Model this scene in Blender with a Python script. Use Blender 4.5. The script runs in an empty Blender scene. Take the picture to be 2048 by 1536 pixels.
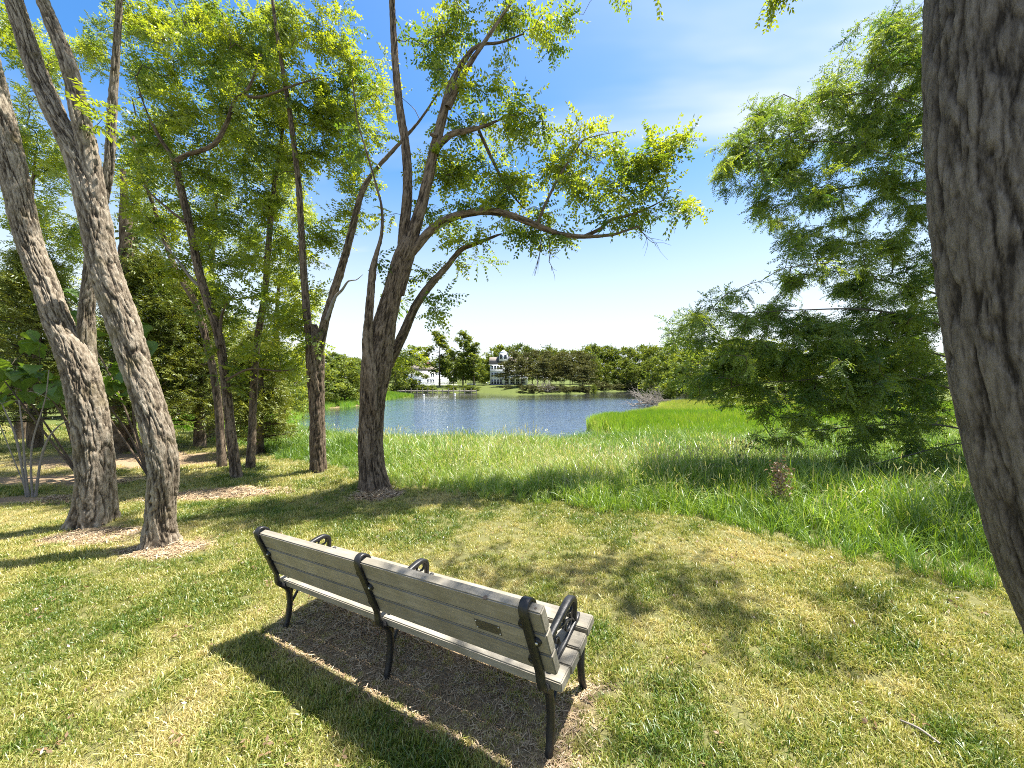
import bpy, bmesh, math, random
import numpy as np
from mathutils import Vector, Matrix

C = bpy.context.scene.collection
sc = bpy.context.scene
rad = math.radians
R = np.random.default_rng(7)
random.seed(7)

# ------------------------------------------------------------------ camera
F, X0, Y0, H = 776.0, 1024.0, 761.5, 1.84
cam = bpy.data.cameras.new('camera')
cam_o = bpy.data.objects.new('camera', cam); C.objects.link(cam_o)
cam.sensor_width = 36; cam.lens = F / 2048 * 36; cam.shift_y = -6.5 / 2048
cam.clip_start = .05; cam.clip_end = 4000
cam_o.location = (0, 0, H); cam_o.rotation_euler = (rad(90), 0, 0)
sc.camera = cam_o

# ------------------------------------------------------------------ light
SUN_EL, SUN_AZ = 71.0, 64.0          # azimuth clockwise from +Y (straight ahead)
SUN_STRENGTH, SKY_STRENGTH, EXPOSURE = 5.0, 0.10, 1.72
sv = sc.view_settings
sv.view_transform = 'Standard'; sv.look = 'None'; sv.gamma = 1; sv.exposure = EXPOSURE
sv.use_curve_mapping = False
sun = bpy.data.lights.new('sun', 'SUN'); sun.energy = SUN_STRENGTH; sun.angle = rad(.53); sun.color = (1, .955, .87)
sun_o = bpy.data.objects.new('sun', sun); C.objects.link(sun_o)
sd = Vector((math.sin(rad(SUN_AZ)) * math.cos(rad(SUN_EL)), math.cos(rad(SUN_AZ)) * math.cos(rad(SUN_EL)), math.sin(rad(SUN_EL))))
sun_o.rotation_euler = sd.to_track_quat('Z', 'Y').to_euler(); sun_o.location = (5, 2, 30)

world = bpy.data.worlds.new('World'); sc.world = world; world.use_nodes = True
nt = world.node_tree; N = nt.nodes; L = nt.links; N.clear()
wo = N.new('ShaderNodeOutputWorld'); bg = N.new('ShaderNodeBackground'); bg.inputs[1].default_value = SKY_STRENGTH
sky = N.new('ShaderNodeTexSky'); sky.sky_type = 'NISHITA'; sky.sun_disc = False
sky.sun_elevation = rad(SUN_EL); sky.sun_rotation = rad(SUN_AZ); sky.dust_density = 1.2; sky.air_density = 1.0; sky.ozone_density = 1.6
tc = N.new('ShaderNodeTexCoord'); sep = N.new('ShaderNodeSeparateXYZ'); L.new(tc.outputs['Generated'], sep.inputs[0])
def wmath(op, a, b=None, clamp=False):
    n = N.new('ShaderNodeMath'); n.operation = op; n.use_clamp = clamp
    for i, v in enumerate((a, b)):
        if v is None: continue
        if isinstance(v, (int, float)): n.inputs[i].default_value = v
        else: L.new(v, n.inputs[i])
    return n.outputs[0]
zz = wmath('ADD', wmath('MAXIMUM', sep.outputs[2], 0.0), 0.12)
cx = wmath('DIVIDE', sep.outputs[0], zz); cy = wmath('DIVIDE', sep.outputs[1], zz)
comb = N.new('ShaderNodeCombineXYZ'); L.new(cx, comb.inputs[0]); L.new(cy, comb.inputs[1])
mp = N.new('ShaderNodeMapping'); mp.inputs['Rotation'].default_value = (0, 0, rad(-60)); mp.inputs['Scale'].default_value = (.42, 1.0, 1)
mp.inputs['Location'].default_value = (9.2, 6.1, 0)
L.new(comb.outputs[0], mp.inputs[0])
cn = N.new('ShaderNodeTexNoise'); cn.inputs['Scale'].default_value = .9; cn.inputs['Detail'].default_value = 5; cn.inputs['Roughness'].default_value = .5
cn.inputs['Distortion'].default_value = .6
L.new(mp.outputs[0], cn.inputs[0])
cr = N.new('ShaderNodeMapRange'); cr.interpolation_type = 'SMOOTHSTEP'
cr.inputs[1].default_value = .45; cr.inputs[2].default_value = .68; cr.inputs[3].default_value = 0; cr.inputs[4].default_value = .82
L.new(cn.outputs[0], cr.inputs[0])
hz = N.new('ShaderNodeMapRange'); hz.interpolation_type = 'SMOOTHSTEP'
hz.inputs[1].default_value = .52; hz.inputs[2].default_value = .03; hz.inputs[3].default_value = 0; hz.inputs[4].default_value = .92
L.new(sep.outputs[2], hz.inputs[0])
cm = wmath('MAXIMUM', cr.outputs[0], hz.outputs[0])
hs = N.new('ShaderNodeHueSaturation'); hs.inputs['Saturation'].default_value = 1.38; hs.inputs['Value'].default_value = .82
L.new(sky.outputs[0], hs.inputs['Color'])
mx = N.new('ShaderNodeMix'); mx.data_type = 'RGBA'
L.new(cm, mx.inputs[0]); L.new(hs.outputs[0], mx.inputs[6]); mx.inputs[7].default_value = (3.3, 3.5, 3.65, 1)
L.new(mx.outputs[2], bg.inputs[0]); L.new(bg.outputs[0], wo.inputs[0])

sc.cycles.use_denoising = False; sc.cycles.filter_width = 1.0
sc.cycles.max_bounces = 7; sc.cycles.diffuse_bounces = 4; sc.cycles.glossy_bounces = 3
sc.cycles.transmission_bounces = 5; sc.cycles.transparent_max_bounces = 8
sc.cycles.sample_clamp_indirect = 6

# ------------------------------------------------------------------ helpers
def smooth(a, b, x):
    t = np.clip((x - a) / (b - a), 0, 1); return t * t * (3 - 2 * t)

def hash3(i, j, k):
    n = (i.astype(np.int64) * 374761393 + j.astype(np.int64) * 668265263 + k.astype(np.int64) * 2147483647 * 3) & 0xffffffff
    n = ((n ^ (n >> 13)) * 1274126177) & 0xffffffff
    n = (n ^ (n >> 16)) & 0xffffffff
    n = (n * 2654435761) & 0xffffffff
    return ((n ^ (n >> 15)) & 0xffffff) / float(0xffffff)

def vnoise(p):
    p = np.asarray(p, float); i = np.floor(p).astype(np.int64); f = p - i; f = f * f * (3 - 2 * f)
    x, y, z = i[..., 0], i[..., 1], i[..., 2]; out = 0
    for dx in (0, 1):
        for dy in (0, 1):
            for dz in (0, 1):
                w = (f[..., 0] if dx else 1 - f[..., 0]) * (f[..., 1] if dy else 1 - f[..., 1]) * (f[..., 2] if dz else 1 - f[..., 2])
                out = out + w * hash3(x + dx, y + dy, z + dz)
    return out

def fbm(p, o=4):
    a, s, t = .5, 0, 0
    p = np.asarray(p, float)
    for k in range(o):
        s = s + a * vnoise(p + 17.3 * k); t += a; a *= .5; p = p * 2.03
    return s / t

def P(px, py, d):
    """a point at depth d seen in the photograph at px, py (camera survey)"""
    return np.array([(px - X0) / F * d, d, H - (py - Y0) / F * d])

class MB:
    """collects numpy geometry, links it as one mesh object"""
    def __init__(s): s.v = []; s.q = []; s.t = []; s.n = 0; s.attr = []; s.uv = []; s.hasuv = False
    def add(s, v, quads=None, tris=None, tint=None, uv=None):
        v = np.asarray(v, float).reshape(-1, 3); s.v.append(v)
        if quads is not None and len(quads): s.q.append(np.asarray(quads, np.int64).reshape(-1, 4) + s.n)
        if tris is not None and len(tris): s.t.append(np.asarray(tris, np.int64).reshape(-1, 3) + s.n)
        s.attr.append(np.zeros(len(v)) if tint is None else np.broadcast_to(np.asarray(tint, float), (len(v),)))
        if uv is not None: s.hasuv = True
        s.uv.append(np.zeros((len(v), 2)) if uv is None else uv)
        s.n += len(v)
    def box(s, x0, x1, y0, y1, z0, z1):
        v = [(x, y, z) for z in (z0, z1) for y in (y0, y1) for x in (x0, x1)]
        s.add(v, [(0, 2, 3, 1), (4, 5, 7, 6), (0, 1, 5, 4), (2, 6, 7, 3), (0, 4, 6, 2), (1, 3, 7, 5)])
    def mesh(s, name, smooth_shade=False):
        m = bpy.data.meshes.new(name)
        v = np.concatenate(s.v) if s.v else np.zeros((0, 3))
        q = np.concatenate(s.q) if s.q else np.zeros((0, 4), int); t = np.concatenate(s.t) if s.t else np.zeros((0, 3), int)
        m.vertices.add(len(v)); m.vertices.foreach_set('co', v.ravel().astype(np.float32))
        loops = np.concatenate([q.ravel(), t.ravel()]).astype(np.int32)
        m.loops.add(len(loops)); m.loops.foreach_set('vertex_index', loops)
        st = np.concatenate([np.arange(len(q)) * 4, len(q) * 4 + np.arange(len(t)) * 3]).astype(np.int32)
        m.polygons.add(len(st)); m.polygons.foreach_set('loop_start', st)
        if smooth_shade: m.polygons.foreach_set('use_smooth', np.ones(len(st), bool))
        m.update(calc_edges=True); m.validate()
        a = m.attributes.new('tint', 'FLOAT', 'POINT'); a.data.foreach_set('value', np.concatenate(s.attr).astype(np.float32))
        if s.hasuv:
            uv = np.concatenate(s.uv); l = m.uv_layers.new(name='bark'); l.data.foreach_set('uv', uv[loops].ravel().astype(np.float32))
        return m
    def build(s, name, mat=None, parent=None, smooth_shade=False):
        m = s.mesh(name, smooth_shade)
        if mat: m.materials.append(mat)
        o = bpy.data.objects.new(name, m); C.objects.link(o)
        if parent: o.parent = parent
        return o

def tag(o, label=None, cat=None, group=None, kind=None):
    if label: o['label'] = label
    if cat: o['category'] = cat
    if group: o['group'] = group
    if kind: o['kind'] = kind
    return o
def thing(name, label, cat, loc=(0, 0, 0), group=None):
    o = bpy.data.objects.new(name, None); C.objects.link(o); o.location = loc; o.empty_display_size = .2
    return tag(o, label, cat, group)
def setp(o, parent):
    """parent under an unrotated Empty, keeping world coordinates of the mesh"""
    o.parent = parent; o.matrix_parent_inverse = Matrix.Translation(-Vector(parent.location)); return o

# ------------------------------------------------------------------ materials
def mat(name):
    m = bpy.data.materials.new(name); m.use_nodes = True; t = m.node_tree; t.nodes.clear()
    out = t.nodes.new('ShaderNodeOutputMaterial'); return m, t, out
def nd(t, typ, ins=None, **props):
    n = t.nodes.new(typ)
    for k, v in props.items(): setattr(n, k, v)
    for k, v in (ins or {}).items():
        if hasattr(v, 'links') or isinstance(v, bpy.types.NodeSocket): t.links.new(v, n.inputs[k])
        else: n.inputs[k].default_value = v
    return n
def ramp(t, fac, stops):
    n = t.nodes.new('ShaderNodeValToRGB'); e = n.color_ramp.elements
    while len(e) < len(stops): e.new(.5)
    for x, (p, c) in zip(e, stops): x.position = p; x.color = (*c, 1)
    t.links.new(fac, n.inputs[0]); return n.outputs[0]
def simple(name, col, rough=.6, metal=0, noise=0, nscale=20, bump=0, spec=.5):
    m, t, out = mat(name)
    b = nd(t, 'ShaderNodeBsdfPrincipled', {'Roughness': rough, 'Metallic': metal, 'Specular IOR Level': spec}); b.inputs['Base Color'].default_value = (*col, 1)
    if noise or bump:
        co = nd(t, 'ShaderNodeTexCoord'); n = nd(t, 'ShaderNodeTexNoise', {'Vector': co.outputs['Object'], 'Scale': nscale, 'Detail': 6.0, 'Roughness': .65})
        if noise:
            lo = tuple(c * (1 - noise) for c in col); hi = tuple(min(1, c * (1 + noise)) for c in col)
            t.links.new(ramp(t, n.outputs[0], [(.3, lo), (.7, hi)]), b.inputs['Base Color'])
        if bump:
            bp = nd(t, 'ShaderNodeBump', {'Height': n.outputs[0], 'Strength': bump, 'Distance': .01}); t.links.new(bp.outputs[0], b.inputs['Normal'])
    t.links.new(b.outputs[0], out.inputs[0]); return m

def leaf_mat(name, lo, hi, trans=.5, tcol=None, gloss=.06, attr_type='GEOMETRY', rough=.45):
    m, t, out = mat(name)
    a = nd(t, 'ShaderNodeAttribute', attribute_name='tint'); a.attribute_type = attr_type
    if attr_type == 'INSTANCER':
        a2 = nd(t, 'ShaderNodeAttribute', attribute_name='tint')
        f = nd(t, 'ShaderNodeMath', {0: a.outputs['Fac'], 1: a2.outputs['Fac']}, operation='ADD').outputs[0]
    else: f = a.outputs['Fac']
    col = ramp(t, f, [(0, lo), (1, hi)]) if not isinstance(lo, list) else ramp(t, f, lo)
    d = nd(t, 'ShaderNodeBsdfDiffuse', {'Color': col})
    tm = nd(t, 'ShaderNodeMix', {0: 1.0, 6: col, 7: (*(tcol or (1.5, 1.35, .6)), 1)}, data_type='RGBA', blend_type='MULTIPLY', clamp_result=False)
    tr = nd(t, 'ShaderNodeBsdfTranslucent', {'Color': tm.outputs[2]})
    mxs = nd(t, 'ShaderNodeMixShader', {0: trans, 1: d.outputs[0], 2: tr.outputs[0]})
    g = nd(t, 'ShaderNodeBsdfGlossy', {'Roughness': rough, 'Color': (.9, .95, 1, 1)})
    m2 = nd(t, 'ShaderNodeMixShader', {0: gloss, 1: mxs.outputs[0], 2: g.outputs[0]})
    t.links.new(m2.outputs[0], out.inputs[0]); return m

def bark_mat(name, dark, mid, light, moss=None, scale=1.0, bump=.8):
    m, t, out = mat(name)
    uv = nd(t, 'ShaderNodeUVMap', uv_map='bark')
    w = nd(t, 'ShaderNodeTexNoise', {'Vector': uv.outputs[0], 'Scale': 6 * scale, 'Detail': 3.0})
    add = nd(t, 'ShaderNodeMix', {0: .06, 6: uv.outputs[0], 7: w.outputs[1]}, data_type='RGBA', blend_type='ADD')
    mp1 = nd(t, 'ShaderNodeMapping', {'Vector': add.outputs[2], 'Scale': (26 * scale, 5 * scale, 1)})
    n1 = nd(t, 'ShaderNodeTexNoise', {'Vector': mp1.outputs[0], 'Scale': 1.0, 'Detail': 7.0, 'Roughness': .62})
    mp2 = nd(t, 'ShaderNodeMapping', {'Vector': add.outputs[2], 'Scale': (140 * scale, 22 * scale, 1)})
    n2 = nd(t, 'ShaderNodeTexNoise', {'Vector': mp2.outputs[0], 'Scale': 1.0, 'Detail': 5.0, 'Roughness': .7})
    n3 = nd(t, 'ShaderNodeTexNoise', {'Vector': uv.outputs[0], 'Scale': 3.2 * scale, 'Detail': 4.0})
    a = nd(t, 'ShaderNodeAttribute', attribute_name='tint')
    s = nd(t, 'ShaderNodeMath', {0: n1.outputs[0], 1: n2.outputs[0]}, operation='ADD')
    s2 = nd(t, 'ShaderNodeMath', {0: s.outputs[0], 1: .5}, operation='MULTIPLY')
    s2b = nd(t, 'ShaderNodeMapRange', {'Value': s2.outputs[0], 'From Min': .34, 'From Max': .66, 'To Min': 0.0, 'To Max': .58})
    s3 = nd(t, 'ShaderNodeMath', {0: a.outputs['Fac'], 1: .62, 2: s2b.outputs[0]}, operation='MULTIPLY_ADD')
    col = ramp(t, s3.outputs[0], [(.26, dark), (.60, mid), (.98, light)])
    if moss:
        mf = ramp(t, n3.outputs[0], [(.56, (0, 0, 0)), (.72, (.6, .6, .6))])
        col = nd(t, 'ShaderNodeMix', {0: mf, 6: col, 7: (*moss, 1)}, data_type='RGBA').outputs[2]
    b = nd(t, 'ShaderNodeBsdfPrincipled', {'Base Color': col, 'Roughness': .92, 'Specular IOR Level': .15})
    bp = nd(t, 'ShaderNodeBump', {'Height': s2.outputs[0], 'Strength': bump, 'Distance': .03}); t.links.new(bp.outputs[0], b.inputs['Normal'])
    t.links.new(b.outputs[0], out.inputs[0]); return m

M = {}
M['bark_left'] = bark_mat('bark_grey_brown', (.050, .038, .027), (.185, .148, .106), (.38, .325, .25), moss=(.17, .14, .07))
M['bark_mid'] = bark_mat('bark_brown', (.028, .020, .014), (.120, .088, .060), (.25, .19, .135))
M['bark_right'] = bark_mat('bark_dark_grey', (.038, .032, .028), (.118, .102, .090), (.215, .190, .168), bump=1.0)
M['twig'] = simple('twig_bark', (.085, .065, .045), .9, noise=.4)
M['dead_twig'] = simple('dead_wood', (.22, .19, .16), .9, noise=.3)
M['locust'] = leaf_mat('locust_leaf', (.075, .140, .016), (.265, .320, .026), .60, gloss=.04, attr_type='INSTANCER')
M['feather'] = leaf_mat('feathery_leaf', (.055, .120, .020), (.215, .285, .038), .52, gloss=.035, attr_type='INSTANCER')
M['cedar'] = leaf_mat('cedar_leaf', (.065, .100, .016), (.205, .225, .034), .25, gloss=.03, attr_type='INSTANCER')
M['broad'] = leaf_mat('broad_leaf', (.060, .125, .020), (.13, .21, .030), .4, gloss=.025)
M['far_leaf'] = leaf_mat('far_leaf', (.045, .080, .016), (.185, .225, .032), .45, gloss=.012)
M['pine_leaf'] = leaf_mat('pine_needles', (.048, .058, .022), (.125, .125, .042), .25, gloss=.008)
M['grass'] = leaf_mat('lawn_blade', [(0, (.085, .150, .014)), (.3, (.235, .260, .038)), (.62, (.41, .39, .12)), (1, (.57, .48, .23))], None, .38, tcol=(1.2, 1.15, .7), gloss=.04, attr_type='INSTANCER')
M['tall'] = leaf_mat('tall_grass_blade', [(0, (.085, .175, .016)), (.5, (.250, .370, .034)), (.85, (.33, .39, .15)), (1, (.5, .46, .24))], None, .42, tcol=(1.25, 1.2, .6), gloss=.05, attr_type='INSTANCER')
M['reed'] = leaf_mat('marsh_reed_blade', [(0, (.10, .220, .014)), (.6, (.25, .40, .022)), (1, (.40, .40, .12))], None, .45, tcol=(1.25, 1.2, .5), gloss=.04, attr_type='INSTANCER')
M['dry'] = leaf_mat('withered_leaf', (.22, .13, .06), (.45, .30, .15), .3, tcol=(1, 1, 1))
M['litter'] = leaf_mat('dry_litter', [(0, (.17, .115, .065)), (.45, (.30, .21, .125)), (1, (.50, .39, .25))], None, .1, tcol=(1, 1, 1), gloss=.03, attr_type='INSTANCER')

# ------------------------------------------------------------------ terrain
WL = -1.90
LAKE = np.array([(-2, 20.5), (-8, 21.5), (-13, 24), (-17, 29), (-20.5, 36), (-26.5, 51), (-24, 54), (-22, 60), (-24.5, 70), (-24.5, 84), (-22.5, 89), (-27, 93),
                 (-40, 110), (-46, 124), (-30, 125), (-12, 124), (-6, 113), (0, 104), (7, 103), (10, 111), (21, 112), (24, 124), (30, 134), (45, 140), (62, 130),
                 (48, 95), (35, 72), (23, 58), (14.5, 41), (9.5, 37), (6.2, 29.5), (6.6, 27), (9, 24.5), (5, 21.5), (1, 20.5)], float)
def lake_sd(x, y):
    """distance to the shore: positive on land, negative in the lake"""
    x = np.asarray(x, float); y = np.asarray(y, float); d = np.full(x.shape, 1e9); ins = np.zeros(x.shape, bool)
    n = len(LAKE)
    for i in range(n):
        ax, ay = LAKE[i]; bx, by = LAKE[(i + 1) % n]
        ex, ey = bx - ax, by - ay; t = np.clip(((x - ax) * ex + (y - ay) * ey) / (ex * ex + ey * ey), 0, 1)
        d = np.minimum(d, np.hypot(x - ax - t * ex, y - ay - t * ey))
        c = (ay > y) != (by > y)
        with np.errstate(divide='ignore', invalid='ignore'):
            xi = ax + (y - ay) * ex / (ey if ey != 0 else 1e-9)
        ins ^= c & (x < xi)
    return np.where(ins, -d, d)
def yedge(x):
    return np.interp(x, [-60, -14, -9, -6.2, -4.4, -2, .55, 2.26, 3.18, 3.75, 5, 8, 12], [30, 17, 13, 10.6, 9.2, 7.0, 5.75, 4.75, 3.75, 3.2, 2.5, 1.6, 1.2])
def ground(x, y):
    x = np.asarray(x, float); y = np.asarray(y, float)
    d = lake_sd(x, y); e = np.maximum(y - yedge(x), 0)
    lawn = .053 * (np.clip(x, -8, 5) - .256)
    dl = np.maximum(d, 0); s = dl / (dl + e + 1e-6)
    z = (WL + .05) + (lawn - WL - .05) * s
    far = WL + .1 + 2.15 * (1 - np.exp(-dl / 7)) + np.clip(dl - 30, 0, 400) * .012
    z = z + (np.maximum(far, z) - z) * smooth(75, 100, y) * (dl > 0)
    z = np.where(d < 0, WL - np.minimum(1.2, -d * .25), z)
    nz = (fbm(np.stack([x * .9, y * .9, x * 0], -1), 3) - .5) * .07 * np.clip(y / 3, .3, 1) + (fbm(np.stack([x * .25, y * .25, x * 0 + 5], -1), 2) - .5) * .12 * smooth(2.5, 8, np.hypot(x, y))
    return z + nz * (d > 0)
def gp(px, py):
    """ground point seen at px, py"""
    d = np.geomspace(.8, 400, 4000); x = (px - X0) / F * d; z = H - (py - Y0) / F * d
    k = np.argmax(z < ground(x, d)); return np.array([x[k], d[k], float(ground(x[k:k+1], d[k:k+1])[0])])

gx = np.concatenate([-np.geomspace(12, 700, 46)[::-1], np.arange(-11.9, 8, .17), np.geomspace(8.1, 700, 54)])
gy = np.concatenate([np.arange(-8, .4, .6), np.arange(.5, 13, .17), np.arange(13, 60, .7), np.geomspace(60.5, 900, 70)])
GX, GY = np.meshgrid(gx, gy); nx, ny = len(gx), len(gy)
GZ = ground(GX.ravel(), GY.ravel())
idx = np.arange(nx * ny).reshape(ny, nx)
quads = np.stack([idx[:-1, :-1], idx[:-1, 1:], idx[1:, 1:], idx[1:, :-1]], -1).reshape(-1, 4)

BARE = [(gp(430, 990), 1.25, .42), (gp(100, 960), 2.6, .55), (gp(60, 1000), 1.2, .3), (gp(330, 1100), .55, .28), (gp(190, 1072), .75, .32), (gp(760, 990), .4, .28), (gp(250, 920), 4.0, 1.3)]
BENCH_O = np.array([.2564, 1.864]); BU = np.array([-.8625, .506]); BV = np.array([.506, .8625])
def bare_mask(x, y):
    m = np.zeros(np.shape(x)); w = 1 + .9 * (fbm(np.stack([x * 2, y * 2, x * 0 + 3], -1), 3) - .5)
    for (c, rx, ry) in BARE:
        m = np.maximum(m, 1 - smooth(.6, 1.15, np.hypot((x - c[0]) / rx, (y - c[1]) / ry) * w))
    return m
def bench_mask(x, y):
    u = (x - BENCH_O[0]) * BU[0] + (y - BENCH_O[1]) * BU[1]; v = (x - BENCH_O[0]) * BV[0] + (y - BENCH_O[1]) * BV[1]
    w = (fbm(np.stack([x * 3, y * 3, x * 0 + 9], -1), 3) - .5) * .5
    return smooth(-.25, .1, u + w) * (1 - smooth(2.3, 2.6, u + w)) * smooth(-.24, -.10, v + w * .35) * (1 - smooth(.45, .62, v + w))
def straw(x, y):
    n = fbm(np.stack([x * .8, y * .8, x * 0 + 1], -1), 4); n2 = fbm(np.stack([x * 3.2, y * 3.2, x * 0 + 7], -1), 3)
    s = (n - .5) * 1.5 + (n2 - .5) * 1.3 + .52
    def blob(px, py, rx, ry, a):
        c = gp(px, py); return a * np.exp(-(((x - c[0]) / rx) ** 2 + ((y - c[1]) / ry) ** 2))
    s = s + blob(1300, 1110, 1.0, .75, .42) + blob(1080, 1060, .6, .3, .2) + blob(1750, 1330, .8, .5, .16) + blob(1900, 1230, .6, .4, .2) + blob(420, 1440, .8, .4, .10)
    s = s - blob(900, 1050, 1.2, .6, .22) - blob(1500, 1330, .6, .35, .22) - blob(640, 1050, .9, .5, .22) - blob(250, 1230, .8, .4, .08)
    return np.clip(s, 0, 1)

def ground_mat():
    m, t, out = mat('ground_soil')
    co = nd(t, 'ShaderNodeTexCoord'); a = nd(t, 'ShaderNodeAttribute', attribute_name='tint')
    n1 = nd(t, 'ShaderNodeTexNoise', {'Vector': co.outputs['Object'], 'Scale': 3.0, 'Detail': 8.0, 'Roughness': .7})
    n2 = nd(t, 'ShaderNodeTexNoise', {'Vector': co.outputs['Object'], 'Scale': 90.0, 'Detail': 4.0, 'Roughness': .7})
    soil = ramp(t, n2.outputs[0], [(.3, (.13, .09, .055)), (.55, (.28, .20, .125)), (.75, (.44, .34, .22))])
    turf = ramp(t, n1.outputs[0], [(.3, (.05, .075, .018)), (.7, (.115, .13, .035))])
    c = nd(t, 'ShaderNodeMix', {0: a.outputs['Fac'], 6: turf, 7: soil}, data_type='RGBA')
    b = nd(t, 'ShaderNodeBsdfPrincipled', {'Base Color': c.outputs[2], 'Roughness': .95, 'Specular IOR Level': .1})
    bp = nd(t, 'ShaderNodeBump', {'Height': n2.outputs[0], 'Strength': .6, 'Distance': .02}); t.links.new(bp.outputs[0], b.inputs['Normal'])
    t.links.new(b.outputs[0], out.inputs[0]); return m
gx_, gy_ = GX.ravel(), GY.ravel()
near = (np.abs(gx_) < 20) & (gy_ < 25)
gt = np.zeros(len(gx_)); gt[near] = np.maximum(bare_mask(gx_[near], gy_[near]), bench_mask(gx_[near], gy_[near]) * .9)
gt = np.maximum(gt, .25 * (gy_ < 14)); dsh = lake_sd(gx_, gy_); gt = np.maximum(gt, (dsh < 1.2) * .9 * (gy_ < 60)); gt = np.maximum(gt, (dsh < .5) * .8 * (gy_ < 60))
b = MB(); b.add(np.stack([gx_, gy_, GZ], -1), quads, tint=gt)
g = b.build('ground', ground_mat(), smooth_shade=True); tag(g, kind='structure')

def water_mat():
    m, t, out = mat('lake_water')
    co = nd(t, 'ShaderNodeTexCoord')
    mp1 = nd(t, 'ShaderNodeMapping', {'Vector': co.outputs['Object'], 'Scale': (1.0, 1.9, 1), 'Rotation': (0, 0, .25)})
    n1 = nd(t, 'ShaderNodeTexNoise', {'Vector': mp1.outputs[0], 'Scale': 1.5, 'Detail': 4.0, 'Roughness': .6})
    n2 = nd(t, 'ShaderNodeTexNoise', {'Vector': mp1.outputs[0], 'Scale': 6.5, 'Detail': 3.0, 'Roughness': .6})
    n3 = nd(t, 'ShaderNodeTexNoise', {'Vector': mp1.outputs[0], 'Scale': .05, 'Detail': 3.0})
    sep = nd(t, 'ShaderNodeSeparateXYZ', {'Vector': co.outputs['Object']})
    # the breeze drops in the lee of the far bank, where the water lies calm
    calm = nd(t, 'ShaderNodeMapRange', {'Value': sep.outputs[1], 'From Min': 68.0, 'From Max': 92.0, 'To Min': 1.0, 'To Max': .07})
    s = nd(t, 'ShaderNodeMath', {0: n2.outputs[0], 1: .35, 2: n1.outputs[0]}, operation='MULTIPLY_ADD')
    var = nd(t, 'ShaderNodeMapRange', {'Value': n3.outputs[0], 'From Min': .35, 'From Max': .65, 'To Min': .7, 'To Max': 1.2})
    st = nd(t, 'ShaderNodeMath', {0: calm.outputs[0], 1: var.outputs[0]}, operation='MULTIPLY')
    st2 = nd(t, 'ShaderNodeMath', {0: st.outputs[0], 1: .095}, operation='MULTIPLY')
    bp = nd(t, 'ShaderNodeBump', {'Height': s.outputs[0], 'Distance': st2.outputs[0], 'Strength': 1.0})
    b = nd(t, 'ShaderNodeBsdfPrincipled', {'Base Color': (.030, .034, .030, 1), 'Roughness': .05, 'IOR': 1.4, 'Specular IOR Level': .5, 'Normal': bp.outputs[0]})
    gl = nd(t, 'ShaderNodeBsdfGlossy', {'Color': (.93, .98, 1.0, 1), 'Roughness': .08, 'Normal': bp.outputs[0]})
    sheen = nd(t, 'ShaderNodeMath', {0: calm.outputs[0], 1: .78}, operation='MULTIPLY')
    ms = nd(t, 'ShaderNodeMixShader', {0: sheen.outputs[0], 1: b.outputs[0], 2: gl.outputs[0]})
    t.links.new(ms.outputs[0], out.inputs[0]); return m
b = MB(); b.add([(-75, 12, WL), (90, 12, WL), (90, 170, WL), (-75, 170, WL)], [(0, 1, 2, 3)])
w = b.build('lake', water_mat()); tag(w, kind='structure')

# ------------------------------------------------------------------ tubes, trunks, leaves
def catmull(pts, step):
    pts = np.asarray(pts, float); n = len(pts)
    ext = np.vstack([2 * pts[0] - pts[1], pts, 2 * pts[-1] - pts[-2]]); out = []
    for i in range(n - 1):
        p0, p1, p2, p3 = ext[i:i + 4]; k = max(2, int(np.linalg.norm((p2 - p1)[:3]) / step))
        t = np.linspace(0, 1, k, endpoint=False)[:, None]
        out.append(.5 * ((2 * p1) + (-p0 + p2) * t + (2 * p0 - 5 * p1 + 4 * p2 - p3) * t ** 2 + (-p0 + 3 * p1 - 3 * p2 + p3) * t ** 3))
    return np.vstack(out + [pts[-1:]])
def frames(p):
    T = np.gradient(p, axis=0); T /= np.linalg.norm(T, axis=1)[:, None]
    n = np.array([1., 0, 0]); n = n - T[0] * n.dot(T[0]); n /= np.linalg.norm(n); A = [n]
    for i in range(1, len(p)):
        n = A[-1] - T[i] * A[-1].dot(T[i]); A.append(n / np.linalg.norm(n))
    A = np.array(A); return T, A, np.cross(T, A)
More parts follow.
